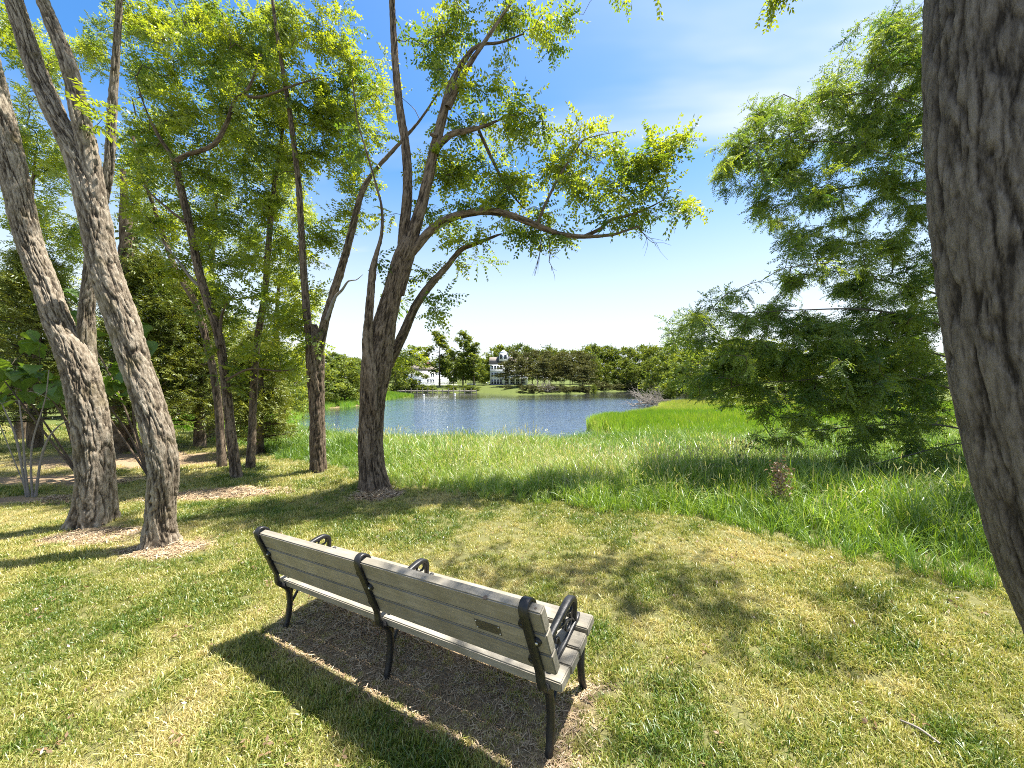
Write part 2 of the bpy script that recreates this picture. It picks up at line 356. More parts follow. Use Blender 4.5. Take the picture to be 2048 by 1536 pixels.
def tube(mb, pts4, segs, step, bark=0.0, ridge=.055, flare=0.0, flare_h=.3, seed=0, caps=True, twist=.25, aspect=8.0):
    """pts4: x y z radius. Bark furrows are real relief."""
    q = catmull(pts4, step); p, r = q[:, :3], np.maximum(q[:, 3], .002)
    T, A, B = frames(p); s = np.r_[0, np.cumsum(np.linalg.norm(np.diff(p, axis=0), axis=1))]
    th = np.linspace(0, 2 * np.pi, segs, endpoint=False); n = len(p)
    TH, S = np.meshgrid(th, s); RR = np.repeat(r[:, None], segs, 1); tint = np.full(RR.shape, .5)
    if flare: RR = RR * (1 + flare * np.exp(-S / flare_h) * (1 + .55 * np.sin(4 * TH + seed) + .35 * np.sin(7 * TH + 2 * seed)))
    if bark:
        tw = TH + S * twist + seed; rb = float(np.mean(r))
        c3 = np.stack([np.cos(tw) * rb, np.sin(tw) * rb, S / aspect], -1)
        wob = np.stack([fbm(c3 / (ridge * .9) + k + seed, 3) - .5 for k in (0, 31, 67)], -1)
        q1 = fbm(c3 / ridge + wob * 1.1 + seed, 3); q2 = fbm(c3 / (ridge * .48) + wob * 1.4 + 13 + seed, 3)
        on = smooth(.30, .60, fbm(c3 / (ridge * 3) + 55 + seed, 2))
        k1 = 1 - smooth(.0, .085, np.abs(q1 - .5)); k2 = (1 - smooth(.0, .075, np.abs(q2 - .5))) * (.35 + .65 * on)
        cross = 1 - smooth(.0, .05, np.abs(fbm(np.stack([np.cos(tw) * rb / .05, np.sin(tw) * rb / .05, S / .06], -1) + 91 + seed, 3) - .5))
        grain = fbm(np.stack([np.cos(tw) * rb / .010, np.sin(tw) * rb / .010, S / .07], -1) + seed, 3); pl = fbm(np.stack([np.cos(tw) * rb / .03, np.sin(tw) * rb / .03, S / .05], -1) + 5, 3)
        broad = fbm(c3 / (ridge * 2.4) + 23 + seed, 2)
        h = 1.0 - .72 * k1 - .40 * k2 - .16 * cross * (1 - k1) + .55 * (grain - .5) + .45 * (pl - .5) + .5 * (broad - .5)
        RR = RR + bark * (h - .75); tint = np.clip(.80 - .62 * k1 - .40 * k2 - .18 * cross + 1.0 * (grain - .5) + .5 * (pl - .5) + .45 * (broad - .5), 0, 1)
        RR = RR * (1 + .20 * (fbm(np.stack([np.cos(tw) * 1.7, np.sin(tw) * 1.7, S * .45 + seed], -1), 2) - .5))
        big = fbm(np.stack([np.cos(TH) * 1.1, np.sin(TH) * 1.1, S * 1.3 + seed], -1), 2) - .5
        RR = RR * (1 + .16 * big)
    V = p[:, None, :] + RR[..., None] * (np.cos(TH)[..., None] * A[:, None, :] + np.sin(TH)[..., None] * B[:, None, :])
    i = np.arange(n * segs).reshape(n, segs); j = np.roll(i, -1, 1)
    qd = np.stack([i[:-1], j[:-1], j[1:], i[1:]], -1).reshape(-1, 4)
    uv = np.stack([np.abs(TH / np.pi - 1) * np.pi * np.mean(r), S + seed * 3.7], -1).reshape(-1, 2)
    V = V.reshape(-1, 3); base_i = mb.n
    mb.add(V, qd, tint=tint.ravel(), uv=uv)
    if caps:
        mb.add(np.vstack([p[-1:], V[-segs:]]), tris=[(0, 1 + k, 1 + (k + 1) % segs) for k in range(segs)], tint=.5, uv=np.zeros((segs + 1, 2)))
    return q

def sticks(mb, p0, p1, r0, r1, k=4):
    p0, p1 = np.asarray(p0, float), np.asarray(p1, float); r0 = np.broadcast_to(r0, (len(p0),)); r1 = np.broadcast_to(r1, (len(p0),))
    T = p1 - p0; Ln = np.linalg.norm(T, axis=1); ok = Ln > 1e-5; p0, p1, T, r0, r1 = p0[ok], p1[ok], T[ok] / Ln[ok][:, None], r0[ok], r1[ok]
    ref = np.where(np.abs(T[:, 2:3]) < .9, np.array([[0, 0, 1.]]), np.array([[1., 0, 0]])); A = np.cross(T, ref); A /= np.linalg.norm(A, axis=1)[:, None]; B = np.cross(T, A)
    a = np.linspace(0, 2 * np.pi, k, endpoint=False); o = np.cos(a)[None, :, None] * A[:, None] + np.sin(a)[None, :, None] * B[:, None]
    V = np.stack([p0[:, None] + o * r0[:, None, None], p1[:, None] + o * r1[:, None, None]], 1)
    n = len(p0); i = np.arange(n)[:, None] * 2 * k + np.arange(k)[None]; j = np.arange(n)[:, None] * 2 * k + (np.arange(k)[None] + 1) % k
    mb.add(V.reshape(-1, 3), np.stack([i, j, j + k, i + k], -1).reshape(-1, 4))

def frame_euler(D, up):
    X = np.cross(D, up); X /= np.linalg.norm(X, axis=1)[:, None] + 1e-9; Z = np.cross(X, D)
    return np.stack([np.arctan2(D[:, 2], Z[:, 2]), np.arcsin(np.clip(-X[:, 2], -1, 1)), np.arctan2(X[:, 1], X[:, 0])], -1)
def pinnate(mb, B, D, length, pairs, ll, lw, tint, droop=.35, rng=R, fold=.35, roll=None):
    """compound leaves: every leaflet a face of its own along a drooping stalk"""
    n = len(B); D = D / np.linalg.norm(D, axis=1)[:, None]; length = np.broadcast_to(length, (n,))
    up = np.array([0, 0, 1.]) + rng.normal(0, .45, (n, 3)); Sd = np.cross(D, up); Sd /= np.linalg.norm(Sd, axis=1)[:, None] + 1e-9; U = np.cross(Sd, D)
    t = np.concatenate([np.repeat(np.linspace(.16, .96, pairs), 2), [1.0]]); side = np.concatenate([np.tile([-1, 1], pairs), [0]])
    k = len(t)
    pos = B[:, None] + D[:, None] * (t[None, :, None] * length[:, None, None]) - np.array([0, 0, 1.]) * (droop * length[:, None] * t[None] ** 2)[..., None]
    sidev = side[None, :, None]
    out = Sd[:, None] * sidev * .93 + D[:, None] * np.where(side == 0, 1, .38)[None, :, None] - U[:, None] * (fold * (side != 0))[None, :, None] + rng.normal(0, .22, (n, k, 3)) - np.array([0, 0, .22])
    out /= np.linalg.norm(out, axis=2)[..., None]
    wv = np.cross(out, U[:, None] + rng.normal(0, .35, (n, k, 3))); wv /= np.linalg.norm(wv, axis=2)[..., None] + 1e-9
    sz = (1 - .25 * np.abs(t - .45))[None, :, None] * rng.uniform(.8, 1.15, (n, k, 1)) * (np.ones((n,)) if np.isscalar(ll) else ll)[:, None, None]
    l_ = ll if np.isscalar(ll) else 1.0
    a = pos; c = pos + out * l_ * sz
    m1 = pos + out * l_ * sz * .5 + wv * lw * .5 * sz / (1 if np.isscalar(ll) else ll[:, None, None]); m2 = pos + out * l_ * sz * .5 - wv * lw * .5 * sz / (1 if np.isscalar(ll) else ll[:, None, None])
    V = np.stack([a, m1, c, m2], 2).reshape(-1, 3)
    q = np.arange(n * k * 4).reshape(-1, 4)
    tt = np.repeat((np.asarray(tint)[:, None] + rng.normal(0, .10, (n, k))).ravel(), 4)
    mb.add(V, q, tint=np.clip(tt, 0, 1))

def leaf_kit(name, mtl, n, pairs, ll, lw, droop, seed):
    out = []
    for k in range(n):
        r = np.random.default_rng(seed + k); b = MB(); pinnate(b, np.zeros((1, 3)), np.array([[0, 1., 0]]), 1.0, pairs, ll * r.uniform(.85, 1.15), lw, [0.0], droop * r.uniform(.5, 1.4), r)
        st = np.linspace(0, 1, 4); c = np.stack([0 * st, st, -droop * st ** 2], -1); w_ = np.array([.006, 0, 0]); b.add(np.vstack([c - w_, c + w_]), [(0, 1, 5, 4), (1, 2, 6, 5), (2, 3, 7, 6)], tint=.2)
        m = b.mesh(name); m.materials.append(M[mtl]); out.append(m)
    return out
LEAF = {'locust': leaf_kit('locust_leaf', 'locust', 8, 6, .235, .125, .3, 500), 'feather': leaf_kit('feather_leaf', 'feather', 8, 9, .20, .085, .45, 520),
        'cedar': leaf_kit('cedar_spray', 'cedar', 6, 6, .34, .085, .1, 540), 'ivy': leaf_kit('ivy_spray', 'cedar', 4, 2, .5, .38, .3, 560), 'dry': leaf_kit('dry_leaf', 'dry', 4, 2, .6, .3, .3, 570)}
def scatter(name, meshes, pts, rot, scl, idx, tint, kind='stuff'):
    col = bpy.data.collections.new(name + '_kit')
    for k, me in enumerate(meshes): col.objects.link(bpy.data.objects.new('%s_%02d' % (name, k), me))
    n = len(pts); me = bpy.data.meshes.new(name); me.vertices.add(n); me.vertices.foreach_set('co', np.asarray(pts, np.float32).ravel())
    for an, ty, v, key in (('rot', 'FLOAT_VECTOR', rot, 'vector'), ('scl', 'FLOAT_VECTOR', scl, 'vector'), ('pick', 'INT', idx, 'value'), ('tint', 'FLOAT', tint, 'value')):
        at = me.attributes.new(an, ty, 'POINT'); at.data.foreach_set(key, np.asarray(v, np.int32 if ty == 'INT' else np.float32).ravel())
    o = bpy.data.objects.new(name, me); C.objects.link(o); o['kind'] = kind
    ng = bpy.data.node_groups.new(name, 'GeometryNodeTree'); ng.interface.new_socket('Geometry', in_out='INPUT', socket_type='NodeSocketGeometry'); ng.interface.new_socket('Geometry', in_out='OUTPUT', socket_type='NodeSocketGeometry')
    gi = ng.nodes.new('NodeGroupInput'); go = ng.nodes.new('NodeGroupOutput'); ip = ng.nodes.new('GeometryNodeInstanceOnPoints'); ci = ng.nodes.new('GeometryNodeCollectionInfo')
    ci.inputs['Collection'].default_value = col; ci.inputs['Separate Children'].default_value = True; ci.inputs['Reset Children'].default_value = True
    ip.inputs['Pick Instance'].default_value = True
    def na(nm, ty): q = ng.nodes.new('GeometryNodeInputNamedAttribute'); q.data_type = ty; q.inputs[0].default_value = nm; return q.outputs[0]
    ng.links.new(gi.outputs[0], ip.inputs['Points']); ng.links.new(ci.outputs[0], ip.inputs['Instance']); ng.links.new(na('pick', 'INT'), ip.inputs['Instance Index'])
    ng.links.new(na('rot', 'FLOAT_VECTOR'), ip.inputs['Rotation']); ng.links.new(na('scl', 'FLOAT_VECTOR'), ip.inputs['Scale']); ng.links.new(ip.outputs[0], go.inputs[0])
    md = o.modifiers.new('scatter', 'NODES'); md.node_group = ng; return o
class Tree:
    def __init__(s, name, label, cat, base, bark='bark_mid', group=None):
        s.root = thing(name, label, cat, tuple(base), group); s.base = np.array(base); s.bark = bark; s.nodes = []; s.rad = []; s.twig = MB(); s.LB = []
    def limb(s, pts,  name='limb', segs=16, step=.05, bark=.012, flare=0, flare_h=.3, seed=0, m=None, ridge=.05, label=None, twist=.25):
        pts = np.array(pts, float)
        if name == 'limb': pts[:, 3] *= 1 - .55 * np.linspace(0, 1, len(pts)) ** 2.5
        b = MB(); q = tube(b, pts, segs, step, bark, ridge, flare, flare_h, seed, twist=twist)
        o = b.build(name, M[m or s.bark], None, True); setp(o, s.root)
        k = max(1, int(.12 / step)); s.nodes += list(q[::k, :3]); s.rad += list(q[::k, 3]); return o
    def pxlimb(s, pts, d, thin=.72, **kw):
        """pts: px, py, half width in px [, depth offset]"""
        out = []
        for a in pts:
            dd = d + (a[3] if len(a) > 3 else 0); out.append(np.r_[P(a[0], a[1], dd), a[2] / F * dd / math.hypot(1, (a[0] - X0) / F) * (.93 if kw.get('name') == 'trunk' else thin)])
        return s.limb(np.array(out), **kw)
    def grow(s, targets, leaves=11, leaf_len=.30, kit='locust', tint=(.5, .25), span=.55, hang=0.0, arch=.12, min_z=None, bare=0.0, rng=R):
        T = np.asarray(targets, float); nodes = np.array(s.nodes); 
        d0 = np.array([np.min(np.linalg.norm(nodes - t, axis=1)) for t in T]); T = T[np.argsort(d0)]
        NP = [*nodes]; PAR = [-1] * len(NP); arr = np.zeros((len(NP) + len(T) * 7, 3)); arr[:len(NP)] = nodes; n = len(NP); par = -np.ones(len(arr), int); first = n
        LB, LD, LT = [], [], []
        for t in T:
            dv = arr[:n] - t; c = np.linalg.norm(dv, axis=1) + .35 * np.maximum(dv[:, 2], 0)
            c[:first] *= 1.18
            k = int(np.argmin(c)); p0 = arr[k]; Ln = np.linalg.norm(t - p0); m = int(np.clip(Ln / .16, 2, 6)); prev = k
            path = []
            jit = rng.normal(0, .05 * min(Ln, 1.2), (m, 3))
            for i in range(1, m + 1):
                f = i / m; q = p0 + (t - p0) * f + np.array([0, 0, arch * Ln * math.sin(math.pi * f)]) + (jit[i - 1] if i < m else 0)
                arr[n] = q; par[n] = prev; prev = n; n += 1; path.append(q)
            if rng.random() < bare: continue
            pth = np.array([p0] + path); seg = np.diff(pth, axis=0); tl = rng.normal(*tint)
            sl = np.linalg.norm(seg, axis=1); cum = np.r_[0, np.cumsum(sl)]; tot = cum[-1]
            lo = max(0, tot - span) if tot > span else 0
            for i in range(leaves):
                u = lo + (tot - lo) * ((i + rng.uniform(.2, 1)) / leaves); j = min(len(seg) - 1, int(np.searchsorted(cum, u) - 1)); j = max(j, 0)
                pos = pth[j] + seg[j] * ((u - cum[j]) / (sl[j] + 1e-9)); tg = seg[j] / (sl[j] + 1e-9)
                az = rng.normal(0, 1, 3); az -= tg * az.dot(tg); az /= np.linalg.norm(az) + 1e-9; az[2] *= .55
                dr = tg * rng.uniform(.2, .8) + az * 1.0 + np.array([0, 0, .12 - hang])
                LB.append(pos); LD.append(dr); LT.append(tl)
        # branch thickness from what each piece carries
        cnt = np.zeros(n)
        for i in range(n - 1, first - 1, -1):
            cnt[i] += .25 if True else 0
            if par[i] >= first: cnt[par[i]] += cnt[i]
        i = np.arange(first, n); pr = par[i]; r1 = .0022 + .0021 * np.sqrt(cnt[i]); rp = np.where(pr >= first, .0022 + .0021 * np.sqrt(cnt[np.maximum(pr, 0)]), r1 * 1.15)
        sticks(s.twig, arr[pr], arr[i], np.minimum(rp, r1 * 1.6), r1)
        if LB:
            s.leaves(np.array(LB), np.array(LD), rng.uniform(.7, 1.25, len(LB)) * leaf_len, np.array(LT) + rng.normal(0, .08, len(LT)), kit, rng)
        s.nodes += list(arr[first:n:2]); s.rad += [.004] * len(arr[first:n:2])
    def leaves(s, B, D, length, tint, kit, rng=R):
        D = D / np.linalg.norm(D, axis=1)[:, None]; up = np.array([0, 0, 1.]) + rng.normal(0, .42, D.shape)
        s.LB.append((B, D, np.broadcast_to(length, (len(B),)), up, np.broadcast_to(tint, (len(B),)), kit))
    def finish(s, twigmat='twig'):
        if s.twig.n: tag(setp(s.twig.build('branches', M[twigmat]), s.root), kind='stuff')
        if s.LB:
            B, D, Ln, U, T_ = (np.concatenate([a[k] for a in s.LB]) for k in range(5))
            rng = np.random.default_rng(len(B)); key = s.LB[0][5]
            o = scatter('crown', LEAF[key], B - np.array(s.root.location), frame_euler(D, U), np.repeat(Ln[:, None], 3, 1), rng.integers(0, len(LEAF[key]), len(B)), np.clip(T_, -.2, 1.2))
            o.parent = s.root
def blobs(lst, d, per=1.0, ddef=.7, rng=R):
    """lst: px, py, rx, ry, [depth offset], [density]; gives twig ends through each leafy mass"""
    out = []
    for a in lst:
        px, py, rx, ry = a[:4]; dd = d + (a[4] if len(a) > 4 else 0); den = a[5] if len(a) > 5 else 1
        n = max(2, int(per * den * math.pi * rx * ry / F ** 2 * dd * dd * 14))
        for k in range(n):
            v = rng.normal(0, 1, 3); v /= np.linalg.norm(v); v *= abs(rng.normal(.62, .38))
            out.append(P(px + v[0] * rx, py + v[1] * ry, dd + v[2] * ddef))
    return out

G_CROWN = [((3.5, 4.5, 7.4), (1.3, .9, .5), 11), ((2.6, 4.9, 7.2), (1.2, .7, .4), 8), ((2.0, 3.0, 7.1), (.7, .5, .4), 7), ((4.4, 4.4, 7.8), (1.0, .9, .4), 7), ((3.4, 1.0, 8.4), (1.0, .8, .6), 5)]
# ------------------------------------------------------------------ near trees
def base_pt(px, py, d): return P(px, py, d)

# B: leaning trunk that forks high, second from the left
t = Tree('locust_tree', 'leaning grey furrowed trunk left of the bench, forking in two only high up', 'tree', P(320, 1095, 4.94), 'bark_left')
t.pxlimb([(322, 1112, 37), (320, 1085, 35), (322, 1010, 33), (328, 940, 34), (318, 870, 35), (297, 800, 35), (270, 720, 34), (245, 640, 36), (217, 560, 37), (200, 490, 37), (190, 430, 37), (170, 350, 34), (148, 300, 30), (127, 260, 27), (96, 195, 26), (66, 120, 25), (28, 0, 24), (-20, -130, 22), (-80, -320, 18)], 4.94,
         name='trunk', segs=150, step=.018, bark=.028, flare=.85, flare_h=.15, seed=3, ridge=.05, twist=.5)
t.pxlimb([(204, 500, 22), (198, 430, 28), (186, 350, 31), (174, 290, 31), (158, 220, 31), (140, 140, 30), (114, 70, 31), (84, 0, 31), (40, -110, 26), (10, -300, 20)], 4.94, segs=72, step=.03, bark=.024, seed=6, ridge=.05)
t.grow(blobs([(205, 232, 35, 25, 0, 1.2), (60, -150, 160, 100, 0, .5), (-120, -280, 200, 150, 0, .35), (260, -260, 200, 130, 0.4, .4)], 4.94), tint=(.6, .2))
t.finish()

# A: stout double trunk, far left
t = Tree('locust_tree', 'stout furrowed tree at the far left, parting into two stems at head height', 'tree', P(188, 1060, 5.89), 'bark_left')
t.pxlimb([(178, 1082, 52), (186, 1050, 50), (192, 1000, 48), (192, 930, 44), (184, 850, 43), (172, 790, 43), (150, 715, 41), (120, 655, 35), (88, 560, 33), (60, 485, 32), (39, 400, 33), (22, 319, 33), (-8, 200, 31), (-40, 60, 28), (-90, -150, 22)], 5.89, name='trunk', segs=160, step=.02, bark=.034, flare=.75, flare_h=.2, seed=11, ridge=.05, twist=.35)
t.pxlimb([(184, 850, 22), (179, 780, 30), (172, 690, 31), (174, 620, 25), (180, 560, 24), (190, 480, 23), (206, 400, 19), (218, 330, 18), (224, 228, 18), (239, 0, 16), (246, -150, 14)], 6.0, segs=72, step=.03, bark=.026, seed=14, ridge=.05)
t.grow(blobs([(250, -40, 130, 70, .2, .6), (-60, 30, 90, 120, .3, .6), (60, -160, 200, 120, 0, .4)], 6.0), tint=(.5, .2))
t.finish()

# F: centre tree with the long arching limb
fd = 7.05
t = Tree('locust_tree', 'dark forked tree in the centre with one long limb arching right over the water', 'tree', P(750, 985, fd), 'bark_mid')
t.pxlimb([(752, 1002, 33), (750, 975, 31), (745, 935, 28), (742, 880, 27), (745, 800, 28), (752, 735, 33), (762, 680, 28), (772, 635, 23), (786, 580, 20), (800, 530, 20), (812, 500, 20), (818, 478, 14)], fd, name='trunk', segs=110, step=.025, bark=.026, flare=.85, flare_h=.17, seed=21, ridge=.05, twist=.3)
t.pxlimb([(800, 580, 10), (806, 520, 16), (807, 470, 15.5), (815, 380, 14), (812, 300, 13), (800, 220, 12), (790, 120, 11.5), (784, 0, 11), (780, -90, 9), (770, -220, 6)], fd, segs=40, step=.04, bark=.02, seed=22)
t.pxlimb([(800, 590, 12), (816, 510, 18), (827, 465, 17), (846, 400, 15), (866, 310, 14), (886, 230, 13), (905, 165, 11), (935, 112, 8), (960, 90, 6), (1000, 85, 4.5), (1048, 68, 3)], fd, segs=40, step=.04, bark=.02, seed=23)
t.pxlimb([(896, 215, 9), (915, 175, 8.5), (938, 130, 7.5), (985, 60, 6), (1040, -20, 4)], fd - .2, segs=20, step=.05, bark=.01, seed=24)
t.pxlimb([(800, 560, 10), (816, 515, 13), (832, 494, 13), (862, 460, 12), (900, 436, 11.5), (950, 424, 11), (1000, 425, 10.5), (1060, 445, 10), (1110, 465, 9), (1160, 473, 8), (1220, 470, 6), (1250, 462, 5), (1280, 452, 3.5)], fd, segs=32, step=.04, bark=.012, seed=25)
t.pxlimb([(1170, 472, 5), (1200, 458, 5), (1222, 440, 5), (1260, 430, 4.5), (1300, 414, 3.8), (1330, 398, 2.5)], fd + .1, segs=14, step=.05, bark=.005, seed=26)
t.pxlimb([(872, 300, 10), (885, 283, 9), (905, 268, 8.5), (940, 260, 7.5), (975, 250, 5), (1010, 235, 3.5), (1060, 220, 2.5)], fd, segs=20, step=.05, bark=.01, seed=27)
t.pxlimb([(958, 262, 4.5), (985, 320, 4.5), (1012, 372, 4), (1040, 408, 3), (1052, 420, 2)], fd + .3, segs=10, step=.06, bark=0)
t.pxlimb([(1074, 450, 4), (1090, 410, 4), (1120, 350, 3.5), (1150, 305, 3), (1172, 278, 2), (1240, 262, 1.5)], fd - .2, segs=10, step=.06, bark=0)
t.pxlimb([(750, 820, 10), (742, 750, 16), (734, 690, 15), (737, 640, 12), (742, 580, 11.5), (746, 540, 11), (753, 508, 7), (763, 470, 5), (764, 420, 4.5), (755, 380, 4), (738, 320, 3), (715, 240, 2.2), (705, 160, 1.6)], fd - .3, segs=32, step=.04, bark=.015, seed=28)
t.pxlimb([(756, 790, 10), (776, 730, 15), (800, 682, 14), (814, 650, 13), (832, 610, 12), (862, 568, 11), (892, 535, 10), (922, 500, 8.5), (950, 488, 8), (985, 474, 6.5), (1002, 468, 4)], fd + .5, segs=28, step=.04, bark=.014, seed=29)
b = MB(); pk = np.r_[P(868, 270, fd - .25)]; th = np.linspace(0, 2 * np.pi, 14)
t.pxlimb([(874, 272, 4), (866, 270, 6.5), (860, 269, 3)], fd - .16, name='branch_knot', segs=12, step=.02, bark=.008)
t.grow(blobs([(1130, 350, 270, 130, 0, .30), (900, 320, 90, 220, .1, .25), (1060, 478, 110, 34, 0, .7), (1240, 440, 110, 30, 0, .6), (960, 500, 60, 40, .3, .7), (1000, 50, 110, 55), (900, 70, 70, 70, .2, .9), (1130, 40, 40, 50, 0, .9), (1110, 90, 25, 25, 0, 1), (870, 120, 40, 60, .2), (990, 180, 70, 40), (1050, 245, 70, 55, .1), (960, 250, 50, 50, .1), (1130, 310, 80, 60),
              (1200, 265, 55, 35), (1290, 330, 65, 65), (1340, 290, 35, 35), (1310, 380, 50, 30), (1000, 350, 90, 60, .2), (920, 340, 55, 70, .3), (1160, 395, 60, 50, .1), (1250, 390, 60, 50), (1350, 425, 65, 24), (1395, 412, 30, 14), (1370, 275, 25, 25), (1310, 300, 40, 40), (1230, 330, 50, 50), (1060, 450, 60, 40, .2),
              (1000, 400, 50, 40, .2), (1115, 480, 50, 28), (880, 420, 40, 50, .4), (930, 465, 50, 35, .5), (860, 540, 40, 50, .5), (870, 640, 30, 25, .5, .8), (760, 470, 25, 70, -.2, .7), (740, 300, 40, 80, -.1, .8), (850, 330, 30, 60, .2, .6), (800, 610, 25, 60, .5, .6), (1010, -80, 200, 80, 0, .5), (760, -120, 120, 90, 0, .5), (820, 690, 18, 40, .6, .9)], fd + .15, per=.68),
       leaves=11, leaf_len=.33, tint=(.42, .32), hang=.1)
t.finish()
# bare hanging twigs under the arching limb
dt = MB()
for (x0, y0, x1, y1, n) in ((1083, 470, 1070, 550, 9), (1095, 470, 1105, 545, 6), (1275, 455, 1310, 490, 8), (1160, 300, 1210, 330, 8), (1120, 330, 1180, 380, 7)):
    a = P(x0, y0, fd); e = P(x1, y1, fd + .1); pts = [a + (e - a) * k / 6 + R.normal(0, .02, 3) for k in range(7)]
    sticks(dt, pts[:-1], pts[1:], np.linspace(.012, .006, 6), np.linspace(.011, .004, 6))
    for k in range(n):
        q = pts[R.integers(1, 7)]; e2 = q + np.array([R.normal(0, .2), R.normal(0, .15), -R.uniform(.05, .35)]); m_ = (q + e2) / 2 + R.normal(0, .04, 3)
        sticks(dt, [q, m_], [m_, e2], [.004, .003], [.003, .0015])
tag(setp(dt.build('dead_twigs', M['twig']), t.root), kind='stuff')

# E: slim V-forked tree left of centre
ed = 8.82
t = Tree('locust_tree', 'slim V-forked tree at the grass edge, just left of the dark centre tree', 'tree', P(637, 950, ed), 'bark_mid')
t.pxlimb([(637, 962, 19), (637, 930, 17), (635, 880, 16.5), (634, 820, 16.5), (632, 760, 18), (630, 710, 20), (628, 675, 15), (624, 650, 10)], ed, name='trunk', segs=60, step=.035, bark=.035, flare=.3, flare_h=.2, seed=31, ridge=.06)
t.pxlimb([(633, 780, 9), (625, 710, 13), (616, 650, 11.5), (608, 560, 10.5), (604, 480, 10), (598, 380, 9), (583, 250, 8.5), (567, 150, 8), (553, 60, 7), (540, -40, 6), (530, -160, 4)], ed, segs=28, step=.045, bark=.02, seed=32)
t.pxlimb([(634, 780, 9), (637, 710, 14), (646, 660, 13), (658, 615, 12), (682, 540, 12), (704, 460, 11), (722, 390, 9), (747, 345, 7), (792, 295, 6), (840, 240, 5), (890, 165, 4)], ed, segs=28, step=.045, bark=.02, seed=33)
t.pxlimb([(652, 640, 5), (668, 598, 4.5), (684, 580, 4), (697, 562, 3), (712, 560, 2.2), (726, 549, 1.4)], ed - .1, segs=10, step=.06, bark=0, m='dead_twig')
t.grow(blobs([(640, 260, 130, 260, .1, .22), (640, 70, 60, 70), (700, 130, 70, 100), (560, 60, 60, 70), (690, 260, 60, 90), (640, 200, 50, 80), (720, 380, 45, 50), (600, 330, 50, 80, .2), (560, 230, 50, 70, .3), (640, 480, 55, 60), (590, 520, 40, 50, .2), (700, 440, 30, 40), (625, 690, 35, 35, -.4), (640, 600, 40, 40, .2, .8), (690, 330, 40, 40), (540, 400, 50, 60, .5), (560, 480, 50, 40, .4), (580, -90, 180, 80, 0, .5), (760, 200, 40, 60, .2, .7)], ed + .35, per=.7), leaves=11, leaf_len=.34, tint=(.5, .3))
t.finish()

# C: young crooked tree
cd = 8.76
t = Tree('locust_tree', 'young crooked thin tree standing on the mulch patch, bending left then forking', 'tree', P(473, 960, cd), 'bark_mid')
t.pxlimb([(475, 970, 15), (470, 930, 12), (462, 870, 11.5), (455, 800, 11), (447, 730, 11), (435, 660, 10.5), (415, 600, 10), (400, 550, 9.5), (385, 480, 9), (372, 420, 8.5), (360, 370, 8), (350, 325, 8)], cd, name='trunk', segs=44, step=.04, bark=.025, flare=.35, flare_h=.15, seed=41)
t.pxlimb([(356, 350, 8), (345, 315, 7.5), (322, 280, 6.5), (306, 250, 5.5), (290, 215, 4), (270, 150, 3)], cd, segs=16, step=.06, bark=.006)
t.pxlimb([(352, 322, 8), (372, 310, 7.5), (400, 302, 7.5), (432, 285, 7.5), (456, 240, 7), (470, 200, 7), (490, 185, 6), (505, 160, 5), (513, 130, 4), (521, 108, 3)], cd - .2, segs=16, step=.06, bark=.006)
t.pxlimb([(485, 188, 5), (510, 195, 4.5), (545, 187, 4.2), (590, 170, 3.8), (640, 155, 3)], cd - .2, segs=10, step=.08, bark=0)
t.pxlimb([(440, 690, 6), (442, 640, 5), (452, 610, 4), (470, 590, 3)], cd - .1, segs=10, step=.08, bark=0)
t.pxlimb([(452, 760, 4), (500, 738, 3.5), (560, 742, 3), (610, 735, 2)], cd - .3, segs=8, step=.08, bark=0)
t.pxlimb([(405, 575, 6), (385, 560, 5.5), (355, 520, 5), (320, 480, 4)], cd + .1, segs=10, step=.08, bark=0, m='dead_twig')
t.pxlimb([(372, 445, 5), (345, 425, 4.5), (310, 395, 4), (285, 370, 3)], cd - .1, segs=10, step=.08, bark=0)
t.grow(blobs([(430, 280, 200, 260, .2, .16), (480, 620, 130, 140, 0, .25), (350, 150, 70, 70), (430, 120, 75, 70), (300, 260, 50, 60), (370, 240, 60, 60), (440, 60, 70, 50), (500, 90, 50, 50), (460, 220, 55, 50), (530, 180, 60, 40), (400, 350, 60, 40), (320, 350, 50, 50), (470, 330, 60, 40), (520, 300, 50, 50), (500, 420, 60, 40), (400, 440, 60, 50, .1), (300, 440, 50, 40), (450, 520, 60, 40, -.1), (350, 540, 50, 40), (530, 600, 50, 45, -.3), (450, 600, 40, 40, -.2), (520, 690, 60, 40, -.4), (580, 640, 40, 50, -.3), (560, 740, 50, 30, -.4, .9), (480, 770, 30, 30, -.3, .7), (360, -60, 150, 60, 0, .5)], cd + .35, per=.72), leaves=11, leaf_len=.34, tint=(.5, .3))
t.finish()

